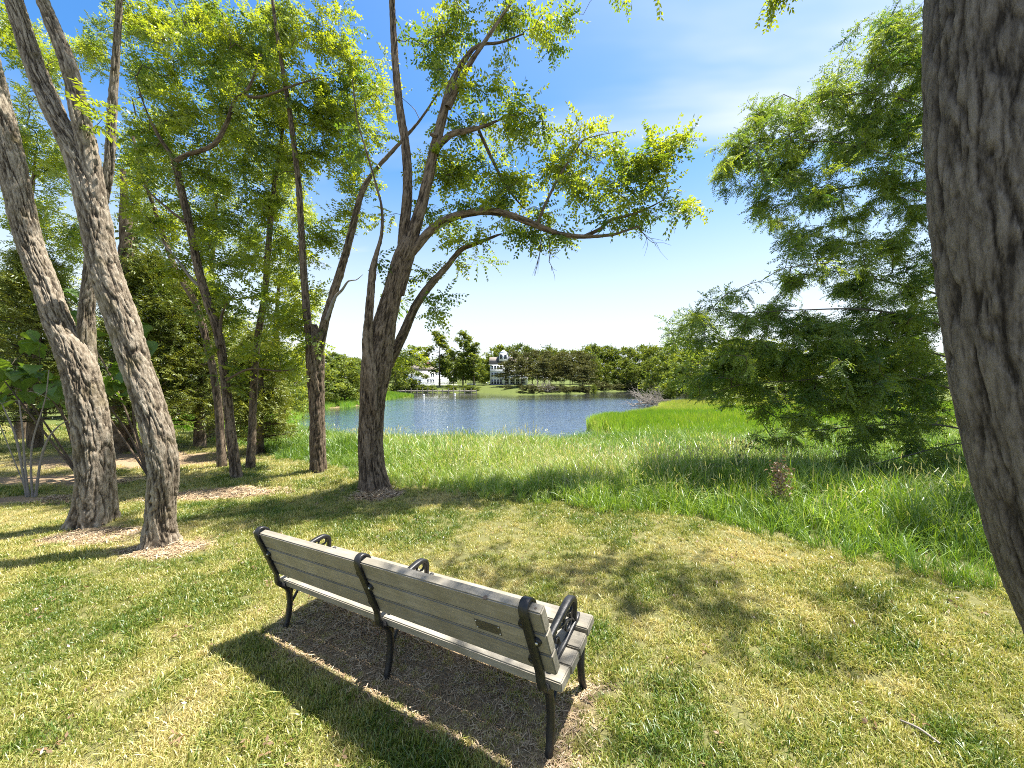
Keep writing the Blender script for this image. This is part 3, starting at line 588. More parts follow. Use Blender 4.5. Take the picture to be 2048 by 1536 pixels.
for (lab, ptsl, dd, seed, bl) in (
    ('thin pale leaning stem behind the young crooked tree on its left', [(444, 945, 12), (441, 880, 10), (434, 790, 9), (417, 700, 8.5), (392, 610, 8), (352, 540, 6.5), (330, 480, 6), (303, 400, 5), (285, 350, 4), (265, 270, 3)], 10.0, 51,
     [(300, 330, 60, 60), (260, 400, 50, 60), (340, 450, 60, 50), (400, 560, 50, 40), (330, 250, 60, 50)]),
    ('thin upright stem just right of the young crooked tree', [(500, 950, 12), (504, 870, 9), (508, 760, 8.5), (515, 680, 8), (528, 600, 7.5), (537, 500, 6.5), (545, 400, 5.5), (560, 300, 4), (570, 220, 3)], 9.6, 52,
     [(540, 420, 50, 60), (560, 300, 60, 60), (500, 520, 50, 40), (560, 540, 40, 40), (590, 620, 40, 40), (540, 220, 60, 50), (600, 700, 40, 40), (480, 640, 40, 40, .2, .7)])):
    t = Tree('locust_tree', lab, 'tree', P(ptsl[0][0], ptsl[0][1] - 8, dd), 'bark_mid')
    t.pxlimb(ptsl, dd, name='trunk', segs=24, step=.06, bark=.018, seed=seed)
    t.grow(blobs(bl, dd + .4, per=.8), leaves=11, leaf_len=.29, tint=(.62, .22)); t.finish()

# G: big trunk at the right edge, close to the camera
t = Tree('locust_tree', 'huge dark grey bark trunk filling the right edge of the picture', 'tree', (2.6, 1.56, .12), 'bark_right')
t.limb(np.array([(2.736, 1.560, -0.128, 0.2880), (2.688, 1.560, 0.088, 0.2640), (2.628, 1.560, 0.272, 0.2440), (2.556, 1.560, 0.464, 0.2304), (2.412, 1.560, 0.768, 0.2160), (2.248, 1.560, 1.152, 0.2096), (2.132, 1.560, 1.568, 0.2064), (2.052, 1.560, 1.968, 0.2064), (2.000, 1.560, 2.448, 0.2080), (1.976, 1.560, 2.928, 0.2096), (1.980, 1.560, 3.488, 0.2120), (2.036, 1.560, 4.048, 0.2080), (2.116, 1.560, 4.608, 0.1920), (2.200, 1.560, 5.328, 0.1600), (2.320, 1.560, 6.288, 0.1200), (2.480, 1.560, 7.408, 0.0480)]),
       name='trunk', segs=260, step=.014, bark=.017, flare=.1, flare_h=.2, seed=61, ridge=.05, twist=.12)
G_T = []
for (c, r, n) in G_CROWN:
    for k in range(n):
        v = R.normal(0, 1, 3); v /= np.linalg.norm(v); G_T.append(np.array(c) + v * R.random() ** .4 * np.array(r))
t.grow(G_T, leaves=7, leaf_len=.33, tint=(.5, .25))
t.grow([P(1552, 5, 3.9), P(1545, -12, 3.9), P(1570, -25, 3.9), P(1560, -30, 3.8)], leaves=9, leaf_len=.2, tint=(.3, .2), hang=.6, span=.2)
t.finish()

# H: feathery tree on the right
hd = 7.4
t = Tree('feathery_tree', 'feathery leaved tree on the right, branches sweeping low over the grass behind the dark trunk', 'tree', np.r_[P(2010, 1050, hd)[:2], float(ground(np.array([P(2010, 1050, hd)[0]]), np.array([hd]))[0])], 'bark_right')
x_ = P(2010, 0, hd)[0]; zg = t.base[2]
t.limb(np.array([(x_ + .1, hd, zg - .2, .22), (x_, hd, zg + .5, .19), (x_ - .05, hd, zg + 2, .17), (x_ + .05, hd, zg + 4, .14), (x_ - .1, hd, zg + 6, .11), (x_, hd, zg + 8, .07), (x_, hd, zg + 9.5, .03)]), name='trunk', segs=40, step=.06, bark=.03, flare=.4, seed=71)
hl = [[(2000, 430, 9), (1880, 345, 8), (1767, 307, 6), (1680, 285, 5), (1608, 280, 4), (1553, 260, 3), (1512, 232, 2)],
      [(2000, 470, 9), (1860, 390, 7), (1754, 369, 5), (1653, 383, 4), (1599, 401, 3), (1520, 440, 2)],
      [(2000, 280, 8), (1900, 180, 7), (1820, 90, 5), (1770, 40, 3)],
      [(2000, 330, 8), (1880, 240, 6), (1780, 190, 4), (1690, 190, 3), (1610, 200, 2)],
      [(2005, 640, 8), (1880, 590, 7), (1760, 560, 5), (1650, 540, 4), (1570, 530, 2)],
      [(2005, 720, 8), (1880, 650, 7), (1740, 620, 6), (1600, 620, 4), (1470, 625, 3), (1390, 608, 2)],
      [(2005, 760, 8), (1880, 710, 7), (1740, 680, 6), (1600, 690, 4), (1450, 690, 3), (1350, 690, 2)],
      [(2008, 830, 8), (1880, 770, 7), (1740, 745, 6), (1610, 760, 4), (1480, 770, 3), (1400, 800, 2)],
      [(2008, 880, 8), (1880, 850, 6), (1760, 850, 5), (1640, 860, 3.5), (1540, 870, 2)],
      [(2008, 930, 8), (1900, 945, 6), (1790, 965, 5), (1680, 962, 4), (1560, 950, 3), (1460, 935, 2), (1400, 932, 1.5)],
      [(2008, 870, 7), (1900, 890, 5), (1800, 915, 4), (1700, 940, 3), (1600, 955, 2.5), (1500, 965, 2)]]
for k, pl in enumerate(hl):
    dz = [-.35, .3, .2, -.3, .25, -.5, .6, -.2, .4, -1.0, -.6][k]
    t.pxlimb([(a[0], a[1], a[2] * .55, dz * min(1, i / 2.5)) for i, a in enumerate(pl)], hd, segs=10, step=.12, bark=0, name='limb')
HB_Y = [30, 100, 190, 230, 300, 370, 440, 480, 520, 580, 600, 660, 720, 790, 850, 900]; HB_X = [1750, 1710, 1600, 1510, 1450, 1470, 1550, 1620, 1590, 1550, 1430, 1370, 1370, 1430, 1580, 1640]
fill = [(x, y + R.normal(0, 14), 75, 26, R.normal(.1, .5), .42) for y in range(50, 900, 46) for x in np.arange(np.interp(y, HB_Y, HB_X) + 30, 1930, 85)]
fill += [(2000 + R.normal(0, 30), y, 60, 60, -2.2, .5) for y in range(0, 640, 90)] + [(2300 + R.normal(0, 60), y, 140, 90, -2.4, .35) for y in range(-300, 640, 150)]
t.grow(blobs(fill + [(1800, 60, 50, 60, .2), (1770, 130, 60, 60), (1690, 190, 70, 40), (1600, 235, 60, 40), (1520, 250, 40, 40), (1800, 230, 60, 70, .3), (1700, 300, 80, 50), (1580, 320, 70, 50), (1480, 300, 45, 60), (1450, 330, 30, 40), (1780, 360, 70, 50, .2), (1640, 400, 70, 30), (1520, 410, 30, 50),
              (1780, 490, 70, 45, .2), (1660, 490, 60, 45), (1580, 480, 30, 40), (1580, 560, 50, 30), (1700, 570, 80, 45, .2), (1820, 580, 40, 60, .3), (1420, 620, 60, 25, -.4), (1540, 630, 70, 30, -.3), (1380, 680, 55, 30, .3), (1480, 690, 70, 45, .4), (1620, 660, 80, 45, .1), (1760, 660, 70, 60, .2), (1840, 700, 40, 70, .3),
              (1680, 690, 80, 50, -.3, 1.3), (1780, 740, 80, 60, -.3, 1.4), (1560, 720, 70, 50, -.1, 1.2), (1440, 740, 70, 50, .2, 1.1), (1380, 650, 40, 30, .2), (1820, 640, 60, 50, -.2, 1.2), (1700, 800, 90, 40, -.2, 1.3), (1700, 440, 60, 25, .2, .8), (1560, 350, 60, 30, .1), (1830, 430, 40, 40, .3), (1740, 240, 70, 50, .2, 1.1), (1850, 130, 30, 80, .3), (1400, 760, 50, 40, .2), (1500, 770, 60, 45, .3), (1620, 770, 70, 45, 0), (1760, 770, 70, 50, .1), (1850, 800, 40, 60, .2), (1620, 850, 60, 25, .4), (1740, 860, 70, 30, .2), (1840, 880, 40, 40, 0), (1440, 930, 40, 14, -1.0), (1560, 945, 60, 16, -.9), (1680, 950, 70, 18, -.8), (1800, 950, 60, 22, -.6), (1880, 930, 40, 30, -.4), (1700, 915, 60, 18, -.4), (1550, 880, 40, 20, .2, .8),
              (1950, 300, 100, 260, .4, .5), (2050, 600, 80, 300, .4, .4), (1980, -80, 160, 100, .2, .4), (2200, 100, 200, 250, 0, .3), (2250, 500, 150, 250, 0, .3)], hd, per=2.3, ddef=.9),
       leaves=15, leaf_len=.21, kit='feather', tint=(.45, .28), span=.6, hang=.35, arch=.05)
t.finish()

# multi-stem bare shrub on the mulch, far left
t = Tree('bare_shrub', 'bare grey shrub of several thin stems on the mulch at the far left', 'shrub', P(60, 1000, 7.6), 'bark_mid')
for pl in ([(55, 1003, 7), (45, 940, 6), (30, 870, 5), (5, 810, 3)], [(58, 1003, 6), (50, 930, 5), (45, 860, 4), (38, 800, 3)], [(66, 1003, 6), (62, 940, 5), (66, 880, 4), (90, 800, 3), (98, 740, 2)], [(70, 1003, 7), (80, 930, 6), (95, 880, 5), (120, 850, 3), (140, 840, 2)], [(62, 1003, 5), (40, 950, 3), (0, 850, 2)]):
    t.pxlimb(pl, 7.6, thin=.55, name='stem', segs=10, step=.06, bark=.004, m='dead_twig')
t.grow(blobs([(40, 820, 40, 40, 0, .8), (100, 800, 40, 50, 0, .8), (-20, 860, 30, 30, 0, .6)], 7.6, ddef=.3), leaves=2, leaf_len=.14, tint=(.5, .2), bare=.6)
t.finish('dead_twig')

# broad-leaved shrub: large leaves are parts
def leaf_mesh(name, L_, W_, seed):
    r = np.random.default_rng(seed); b = MB(); n = 6; k = np.linspace(0, 1, n)
    w = W_ * np.sin(np.pi * np.clip(k, 0, 1) ** .75) ** .8 * .5 + .002; dr = -.25 * L_ * k ** 2; sag = r.normal(0, .03)
    Lft = np.stack([-w, k * L_, dr + w * .35 + sag * k], -1); Mid = np.stack([0 * k, k * L_, dr], -1); Rt = np.stack([w, k * L_, dr + w * .35 - sag * k], -1)
    V = np.vstack([Lft, Mid, Rt]); i = np.arange(n - 1)
    b.add(V, np.vstack([np.stack([i, i + n, i + n + 1, i + 1], -1), np.stack([i + n, i + 2 * n, i + 2 * n + 1, i + n + 1], -1)]), tint=r.uniform(.2, .9))
    m = b.mesh(name, True); m.materials.append(M['broad']); return m
LM = [leaf_mesh('leaf', .34, .27, k) for k in range(5)]
def broad_shrub(lab, lst, d, base, n_stems=5):
    t = Tree('broad_leaf_shrub', lab, 'shrub', base, 'bark_mid'); ends = blobs(lst, d, per=.9, ddef=.5)
    for k in range(n_stems):
        e = ends[int(R.integers(len(ends)))]; mid = (t.base + e) / 2 + R.normal(0, .15, 3)
        t.limb(np.array([np.r_[t.base, .025], np.r_[mid, .018], np.r_[e, .008]]), name='stem', segs=8, step=.15, bark=0)
    t.grow(ends, leaves=0)
    for e in ends:
        for k in range(3):
            o = bpy.data.objects.new('leaf', LM[int(R.integers(5))]); C.objects.link(o); o.parent = t.root
            o.location = Vector(e + R.normal(0, .09, 3) - t.base)
            o.rotation_euler = (R.normal(-.5, .35), R.normal(0, .35), R.uniform(0, 6.28)); o.scale = [R.uniform(.65, 1.15)] * 3
    t.finish()
broad_shrub('bright shrub with large round leaves left of the stout double trunk', [(30, 740, 60, 35, 0, 1.0), (90, 770, 45, 30), (10, 790, 40, 25), (60, 700, 40, 25, .2, .7)], 8.6, np.array([-9.6, 8.7, float(ground(np.array([-9.6]), np.array([8.7]))[0])]))
broad_shrub('shrub with large round leaves showing between the two big left trunks', [(235, 730, 25, 70, 0, .9), (285, 655, 20, 30), (215, 790, 20, 20), (120, 600, 40, 40, .6, .7)], 8.9, np.array([-8.6, 9.2, float(ground(np.array([-8.6]), np.array([9.2]))[0])]))

# ------------------------------------------------------------------ background thicket on the left
def conifer(name, lab, base, h, r, n, m, tint, rng, trunk_r=.16, low=.12, group=None, cat='tree', ll=.07, scale=1.0, lump=1.0):
    t = Tree(name, lab, cat, base, 'bark_mid', group)
    t.limb(np.array([np.r_[t.base + (0, 0, -.15), trunk_r * 1.25], np.r_[t.base + (0, 0, h * .2), trunk_r], np.r_[t.base + (.1, 0, h * .6), trunk_r * .55], np.r_[t.base + (0, 0, h * .97), .02]]), name='trunk', segs=16, step=.25, bark=.02, seed=int(rng.integers(99)))
    nb = int(n / 26); B, D, T_ = [], [], []; s0, s1 = [], []
    for k in range(nb):
        f = low + (1 - low) * rng.random() ** .9; z = h * f; rr = r * (1 - f) ** .62 * rng.uniform(.55, 1.1) * (1 if f > .2 else .9); a = rng.uniform(0, 2 * np.pi)
        o = t.base + np.array([0, 0, z]); e = o + np.array([math.cos(a) * rr, math.sin(a) * rr, rr * rng.uniform(-.05, .35)]); s0.append(o); s1.append(e); tl = rng.normal(tint, .16)
        for j in range(26):
            u = rng.uniform(.25, 1.05); p = o + (e - o) * u + rng.normal(0, .13 * lump * rr ** .5, 3); B.append(p); d = (e - o) / (rr + 1e-6) * .8 + rng.normal(0, .6, 3) + (0, 0, .25); D.append(d); T_.append(tl)
    sticks(t.twig, s0, s1, .03, .008)
    t.leaves(np.array(B), np.array(D), rng.uniform(.20, .42, len(B)) * scale, np.array(T_), 'cedar', rng)
    t.finish(); return t
def gz(x, y): return float(ground(np.array([x]), np.array([y]))[0])
for (lab, px, d, h, r, n, ti) in (
    ('dark cedar behind the leaning forked trunk, its shaded foot bare', 300, 12.5, 6.2, 2.3, 5200, .35),
    ('olive cedar right of the leaning trunk, behind the young crooked tree', 400, 13.5, 5.6, 2.0, 4600, .5),
    ('dark olive cedar at the left edge behind the stout double trunk', 70, 13.0, 6.5, 2.2, 4600, .45),
    ('low cedar between the young crooked tree and the slim V-forked tree', 515, 12.0, 3.6, 1.25, 2600, .6)):
    x = (px - X0) / F * d; conifer('cedar_tree', lab, (x, d, gz(x, d)), h, r, n, 'cedar', ti, R)
def leafy(lab, px, d, h, bl, seed, group=None, ll=.06, tint=(.55, .25), per=.75, name='leafy_tree', tr=.14, lean=0, m='locust'):
    x = (px - X0) / F * d; z = gz(x, d); t = Tree(name, lab, 'tree', (x, d, z), 'bark_mid', group)
    t.limb(np.array([(x, d, z - .2, tr * 1.2), (x + .1, d, z + h * .3, tr), (x - .15 + lean * .6, d, z + h * .6, tr * .7), (x + lean, d, z + h, tr * .25)]), name='trunk', segs=20, step=.15, bark=.02, seed=seed)
    t.grow(blobs(bl, d, per=per, ddef=1.4), leaves=11, leaf_len=.38, tint=tint, span=.9); t.finish()
leafy('tall leafy tree at the far left behind both big trunks', 40, 15, 11, [(30, 280, 70, 90), (90, 140, 60, 70), (20, 60, 60, 60), (120, 330, 50, 80), (60, 450, 70, 80), (150, 480, 40, 60), (20, 570, 60, 60), (110, 560, 50, 60), (190, 100, 40, 60)], 81, lean=.6)
leafy('tall leafy tree seen between the two big left trunks and the young crooked tree', 260, 14.5, 11, [(270, 60, 60, 60), (330, 60, 60, 60), (260, 320, 50, 70), (290, 460, 50, 60), (250, 560, 40, 50), (340, 580, 50, 50), (400, 40, 50, 50), (300, 170, 50, 60)], 82, lean=.4)
leafy('leafy tree filling the gap behind the young crooked tree', 420, 15.5, 10, [(470, 150, 60, 60), (540, 120, 50, 60), (480, 270, 60, 60), (560, 360, 50, 60), (440, 380, 60, 60), (500, 480, 60, 50), (420, 480, 60, 60), (600, 430, 40, 50), (540, 40, 60, 50)], 83, lean=.3)
leafy('leafy tree over the water edge behind the slim V-forked tree', 560, 17, 8, [(560, 640, 60, 50), (600, 720, 50, 50), (540, 760, 60, 40), (520, 690, 50, 50), (480, 700, 50, 60), (610, 620, 40, 40), (570, 560, 50, 40), (510, 800, 50, 30)], 84, tint=(.75, .2))
# dark tangle low at the back left
t = Tree('ivy_trunk', 'thick shaded ivy-covered trunk standing behind the stout double trunk', 'tree', (*gp(240, 905)[:2], gp(240, 905)[2]), 'bark_mid')
bx_, by_, bz_ = t.base
t.limb(np.array([(bx_, by_, bz_ - .2, .33), (bx_, by_, bz_ + 2, .28), (bx_ + .2, by_, bz_ + 6, .2), (bx_ + .1, by_, bz_ + 9, .06)]), name='trunk', segs=24, step=.12, bark=.04, seed=91)
for k in range(260):
    a = R.uniform(0, 6.28); z = R.uniform(1.5, 8); t.leaves(np.array([[bx_ + math.cos(a) * .35, by_ + math.sin(a) * .35, bz_ + z]]), np.array([[math.cos(a), math.sin(a), -.3]]), .3, R.uniform(0, .3), 'ivy')
t.finish()
# ------------------------------------------------------------------ bench
def slat_mat():
    m, t, out = mat('weathered_slat')
    co = nd(t, 'ShaderNodeTexCoord'); mp = nd(t, 'ShaderNodeMapping', {'Vector': co.outputs['Object'], 'Scale': (5, 60, 60)})
    n = nd(t, 'ShaderNodeTexNoise', {'Vector': mp.outputs[0], 'Scale': 1.0, 'Detail': 6.0, 'Roughness': .65})
    n2 = nd(t, 'ShaderNodeTexNoise', {'Vector': co.outputs['Object'], 'Scale': 4.0, 'Detail': 5.0, 'Roughness': .6})
    n3 = nd(t, 'ShaderNodeTexNoise', {'Vector': co.outputs['Object'], 'Scale': 260.0, 'Detail': 2.0})
    oi = nd(t, 'ShaderNodeObjectInfo')
    c = ramp(t, n.outputs[0], [(.3, (.205, .188, .152)), (.7, (.315, .288, .240))])
    st = ramp(t, n2.outputs[0], [(.36, (.80, .78, .72)), (.60, (1, 1, 1))])
    c2 = nd(t, 'ShaderNodeMix', {0: 1.0, 6: c, 7: st}, data_type='RGBA', blend_type='MULTIPLY')
    v = nd(t, 'ShaderNodeMapRange', {'Value': oi.outputs['Random'], 'To Min': .9, 'To Max': 1.06})
    h = nd(t, 'ShaderNodeHueSaturation', {'Color': c2.outputs[2], 'Value': v.outputs[0]})
    b = nd(t, 'ShaderNodeBsdfPrincipled', {'Base Color': h.outputs[0], 'Roughness': .6, 'Specular IOR Level': .35})
    s = nd(t, 'ShaderNodeMath', {0: n3.outputs[0], 1: .4, 2: n.outputs[0]}, operation='MULTIPLY_ADD')
    bp = nd(t, 'ShaderNodeBump', {'Height': s.outputs[0], 'Strength': .25, 'Distance': .004}); t.links.new(bp.outputs[0], b.inputs['Normal'])
    t.links.new(b.outputs[0], out.inputs[0]); return m
M['slat'] = slat_mat()
M['iron'] = simple('black_cast_iron', (.012, .012, .013), .45, 0, noise=.35, nscale=30, bump=.25)
M['bolt'] = simple('zinc_bolt', (.55, .54, .52), .35, .9)
M['plaque'] = simple('dark_bronze', (.13, .12, .10), .45, .6, noise=.2)
M['hole'] = simple('dark_knot', (.10, .075, .055), .9)
S = 1.305
LEN, SW, ST_ = 1.8704 * S, .0880 * S, .040 * S
GAPB, GAPS = .0070 * S, .0100 * S
SW_B = (3 * SW + 2 * .0158 * S - 2 * GAPB) / 3
SEAT_H, TILT, LEAN = .2938 * S, .1166, .343
BVo, BWo = -.0326 * S, .0499 * S
OV = .0631 * S
xl = Vector((-BU[0], -BU[1], .0465)).normalized(); yl = Vector((BV[0], BV[1], .0258)).normalized(); zl = xl.cross(yl).normalized(); yl = zl.cross(xl)
bench = thing('park_bench', 'long grey slatted bench with black iron frames, its back to the camera', 'bench')
bench.matrix_world = Matrix(((xl.x, yl.x, zl.x, BENCH_O[0]), (xl.y, yl.y, zl.y, BENCH_O[1]), (xl.z, yl.z, zl.z, gz(*BENCH_O) + .0), (0, 0, 0, 1)))
BZ = gz(*BENCH_O)
cl_, sl_ = math.cos(LEAN), math.sin(LEAN); ct_, st_ = math.cos(TILT), math.sin(TILT)
def bk(a, b): return (BVo - a * sl_ + b * cl_, SEAT_H + BWo + a * cl_ + b * sl_)          # along the back, forward
def stp(a, b): return (a * ct_ - b * st_, SEAT_H + a * st_ + b * ct_)                        # along the seat, up
def slat(name, c, ang, w, thick, label=None):
    bm = bmesh.new(); bmesh.ops.create_cube(bm, size=1); bmesh.ops.scale(bm, vec=(LEN, w, thick), verts=bm.verts)
    bmesh.ops.bevel(bm, geom=bm.edges[:], offset=.006, segments=2, affect='EDGES')
    me = bpy.data.meshes.new(name); bm.to_mesh(me); bm.free(); me.materials.append(M['slat'])
    o = bpy.data.objects.new(name, me); C.objects.link(o); o.parent = bench; o.location = (-LEN / 2, c[0], c[1]); o.rotation_euler = (ang, 0, 0)
    if label: o['label'] = label
    return o
HB = 3 * SW_B + 2 * GAPB
back = []
for k in range(3):
    a = SW_B * (k + .5) + GAPB * k; back.append(slat('back_slat', bk(a, ST_ / 2), math.pi / 2 + LEAN, SW_B, ST_))
seat = []; dish = [-.004, -.018, -.017, .004]
for k in range(4):
    a = SW * (k + .5) + GAPS * k; seat.append(slat('seat_slat', stp(a, -ST_ / 2 + dish[k]), TILT + [-.05, -.02, .03, .07][k], SW, ST_))
def planar(path, hu, ht, u0, mb, step=.012):
    """cast bar following a curve in the side view; hu half width along the bench, ht half thickness"""
    q = catmull(np.array(path, float), step); p = q[:, :2]; T = np.gradient(p, axis=0); T /= np.linalg.norm(T, axis=1)[:, None]; Nn = np.stack([-T[:, 1], T[:, 0]], 1)
    hu_ = q[:, 2] if q.shape[1] > 2 else np.full(len(p), hu); ht_ = q[:, 3] if q.shape[1] > 3 else np.full(len(p), ht)
    sec = np.array([(1, .55), (.72, 1), (-.72, 1), (-1, .55), (-1, -.55), (-.72, -1), (.72, -1), (1, -.55)]); n, k = len(p), 8
    V = np.zeros((n, k, 3))
    V[..., 0] = u0 + sec[None, :, 0] * hu_[:, None]
    V[..., 1:] = p[:, None] + Nn[:, None] * (sec[None, :, 1] * ht_[:, None])[..., None]
    i = np.arange(n * k).reshape(n, k); j = np.roll(i, -1, 1)
    mb.add(V.reshape(-1, 3), np.stack([i[:-1], j[:-1], j[1:], i[1:]], -1).reshape(-1, 4))
    for e in (0, n - 1):
        mb.add(np.vstack([V[e].mean(0)[None], V[e]]), tris=[(0, 1 + q_, 1 + (q_ + 1) % k) for q_ in range(k)])
def bolt(u, c, ang, r, h, name, m, parent, dome=True):
    bm = bmesh.new()
    bmesh.ops.create_uvsphere(bm, u_segments=10, v_segments=6, radius=r) if dome else bmesh.ops.create_cone(bm, cap_ends=True, segments=16, radius1=r, radius2=r * .86, depth=h)
    if dome: bmesh.ops.scale(bm, vec=(1, 1, h / r), verts=bm.verts)
    me = bpy.data.meshes.new(name); bm.to_mesh(me); bm.free(); me.materials.append(m)
    o = bpy.data.objects.new(name, me); C.objects.link(o); o.parent = parent; o.location = (u, c[0], c[1]); o.rotation_euler = (ang, 0, 0); return o
RV = .022 * S     # strap half width along u
for fi, uc in enumerate((-OV, -LEN / 2, -LEN + OV)):
    fr = MB(); hw = .0185 * S
    top = [bk(HB - .045, ST_ + .010), bk(HB - .012, ST_ + .014), bk(HB + .020, ST_ * .80), bk(HB + .026, ST_ * .35), bk(HB + .012, -.004), bk(HB - .02, -.014)]
    mid = [bk(HB * .72, -.012), bk(HB * .45, -.012), bk(HB * .2, -.012), bk(0, -.012)]
    legs = [(BVo + .000, SEAT_H - .005), (.022, SEAT_H * .80), (.036, SEAT_H * .60), (.030, SEAT_H * .38), (.012, SEAT_H * .18), (-.004, .02), (-.012, -.05)]
    pth = [(*p_, hw, .009) for p_ in top] + [(*p_, hw, .011) for p_ in mid] + [(p_[0], p_[1], hw * (.9 - .03 * i_), .017) for i_, p_ in enumerate(legs)]
    planar(pth, hw, .012, uc, fr)
    fro = fr.build('iron_frame', M['iron'], bench, True)
    # seat rail, front leg and braces
    rl = MB(); Wd = 4 * SW + 3 * GAPS
    planar([(-.025, SEAT_H - .03)] + [stp(a_, -ST_ - .014 + d_) for a_, d_ in ((.02, -.004), (.13, -.018), (.26, -.019), (.37, -.012), (Wd - .02, .002))], hw, .012, uc, rl)
    rl.build('seat_rail', M['iron'], bench, True)
    fl = MB(); fv = .3532 * S
    planar([stp(Wd - .035, -ST_ - .012), stp(Wd - .03, -ST_ - .05), (fv + .015, SEAT_H * .62), (fv - .006, SEAT_H * .38), (fv - .002, SEAT_H * .16), (fv + .014, .01), (fv + .022, -.05)], hw * .85, .015, uc, fl)
    fl.build('front_leg', M['iron'], bench, True)
    bs = MB()
    planar([(.030, SEAT_H * .42), (.075, SEAT_H * .56), (.125, SEAT_H * .72), stp(.17, -ST_ - .025)], .010, .008, uc, bs)
    planar([(.032, SEAT_H * .55), (.052, SEAT_H * .68), (.070, SEAT_H * .80), stp(.085, -ST_ - .02)], .010, .008, uc, bs)
    planar([(fv - .004, SEAT_H * .48), (fv - .045, SEAT_H * .66), stp(Wd - .14, -ST_ - .02)], .010, .008, uc, bs)
    bs.build('leg_brace', M['iron'], bench, True)
    # bolt lugs on the back strap, alternating sides
    for a_, sd_ in ((HB - SW_B * .72, -1), (SW_B * 1.62 + GAPB, 1), (SW_B * .58, -1)):
        u_ = uc + sd_ * .026; lug = bolt(u_, bk(a_, -.007), math.pi / 2 + LEAN, .025, .014, 'bolt_lug', M['iron'], fro, False)
        bolt(u_ + sd_ * .002, bk(a_, -.016), math.pi / 2 + LEAN, .0085, .006, 'bolt', M['bolt'] if sd_ > 0 else M['iron'], fro)
    # armrest
    am = MB()
    A0 = [stp(a_, h_) for a_, h_ in ((.060, .150), (.13, .158), (.22, .168), (.31, .175), (.365, .172), (.402, .152), (.415, .118), (.410, .08), (.402, .045), (.398, .012))]
    planar([(*p_, w_, t_) for p_, w_, t_ in zip(A0, (.018, .019, .021, .023, .023, .022, .020, .018, .016, .016), (.013, .014, .015, .016, .016, .015, .014, .012, .012, .012))], .017, .012, uc, am)
    aro = am.build('armrest', M['iron'], bench, True)
    sb = MB(); planar([(*stp(a_, .014 + d_), w_, .008) for a_, d_, w_ in ((.035, -.010, .013), (.12, -.014, .013), (.25, -.016, .013), (.35, -.004, .014), (.43, .006, .019), (.462, .006, .012))], .014, .008, uc, sb); sb.build('armrest_base', M['iron'], aro, True)
    def scroll(c0, r0, r1, t0, turns, n=26):
        k = np.linspace(0, 1, n); rr = r0 + (r1 - r0) * k; th = t0 + turns * 2 * np.pi * k
        return [(*stp(c0[0] + r_ * math.cos(t_), c0[1] + r_ * math.sin(t_)), .0085, .006) for r_, t_ in zip(rr, th)]
    for args in (((.150, .072), .058, .016, 1.4, 1.15), ((.300, .072), .062, .016, 2.2, -1.15), ((.225, .125), .045, .014, -1.2, .9), ((.360, .125), .048, .016, 3.6, -.9)):
        sm = MB(); planar(scroll(*args), .009, .006, uc, sm, .01); sm.build('scroll', M['iron'], aro, True)
    sm = MB(); planar([stp(.385, .03), stp(.36, .06), stp(.30, .085), stp(.2, .12), stp(.12, .16)], .009, .006, uc, sm); sm.build('scroll', M['iron'], aro, True)
# plaque with four screws, and knots on the top slat
def back_local(u, a, b): c_ = bk(a, b); return Vector((u, c_[0], c_[1]))
pa, pu = SW_B * 1.48 + GAPB, -.335
bm = bmesh.new(); bmesh.ops.create_cube(bm, size=1); bmesh.ops.scale(bm, vec=(.150, .060, .003), verts=bm.verts); me = bpy.data.meshes.new('plaque'); bm.to_mesh(me); bm.free(); me.materials.append(M['plaque'])
pq = bpy.data.objects.new('plaque', me); C.objects.link(pq); pq.parent = bench; pq.location = back_local(pu, pa, -.0012); pq.rotation_euler = (math.pi / 2 + LEAN, 0, 0); pq['label'] = 'small dark metal plaque screwed to the middle back slat'
for sx in (-1, 1):
    for sy in (-1, 1):
        bolt(pu + sx * .068, bk(pa + sy * .022, -.003), math.pi / 2 + LEAN, .0042, .004, 'screw', M['bolt'], bench)
for (u_, b_, r_) in ((-.30, .006, .013), (-.035, .022, .006), (-LEN + .04, .02, .005)):
    bolt(u_, bk(HB + .0006, b_), LEAN, r_, .003, 'knot', M['hole'], bench, False)

# ------------------------------------------------------------------ far bank: houses
M['white'] = simple('white_siding', (.86, .87, .88), .6, noise=.05, nscale=3)
M['trim'] = simple('white_trim', (.88, .88, .89), .5)
M['glass'] = simple('window_glass', (.03, .04, .055), .08, spec=.8)
M['shingle'] = simple('grey_brown_shingle', (.27, .225, .19), .9, noise=.2, nscale=6)
M['roof_dark'] = simple('dark_slate_roof', (.10, .10, .125), .8, noise=.2, nscale=6)
M['tin'] = simple('pale_metal_roof', (.62, .66, .70), .4)
M['brick'] = simple('chimney_brick', (.22, .10, .07), .9, noise=.3, nscale=8)
M['dock'] = simple('grey_dock_timber', (.26, .235, .20), .9, noise=.3, nscale=2)
M['stone'] = simple('bank_stone', (.30, .27, .22), .9, noise=.4, nscale=1.5)
def hpart(parent, name, mtl, *boxes):
    b = MB()
    for x in boxes: b.box(*x)
    return b.build(name, M[mtl], parent)
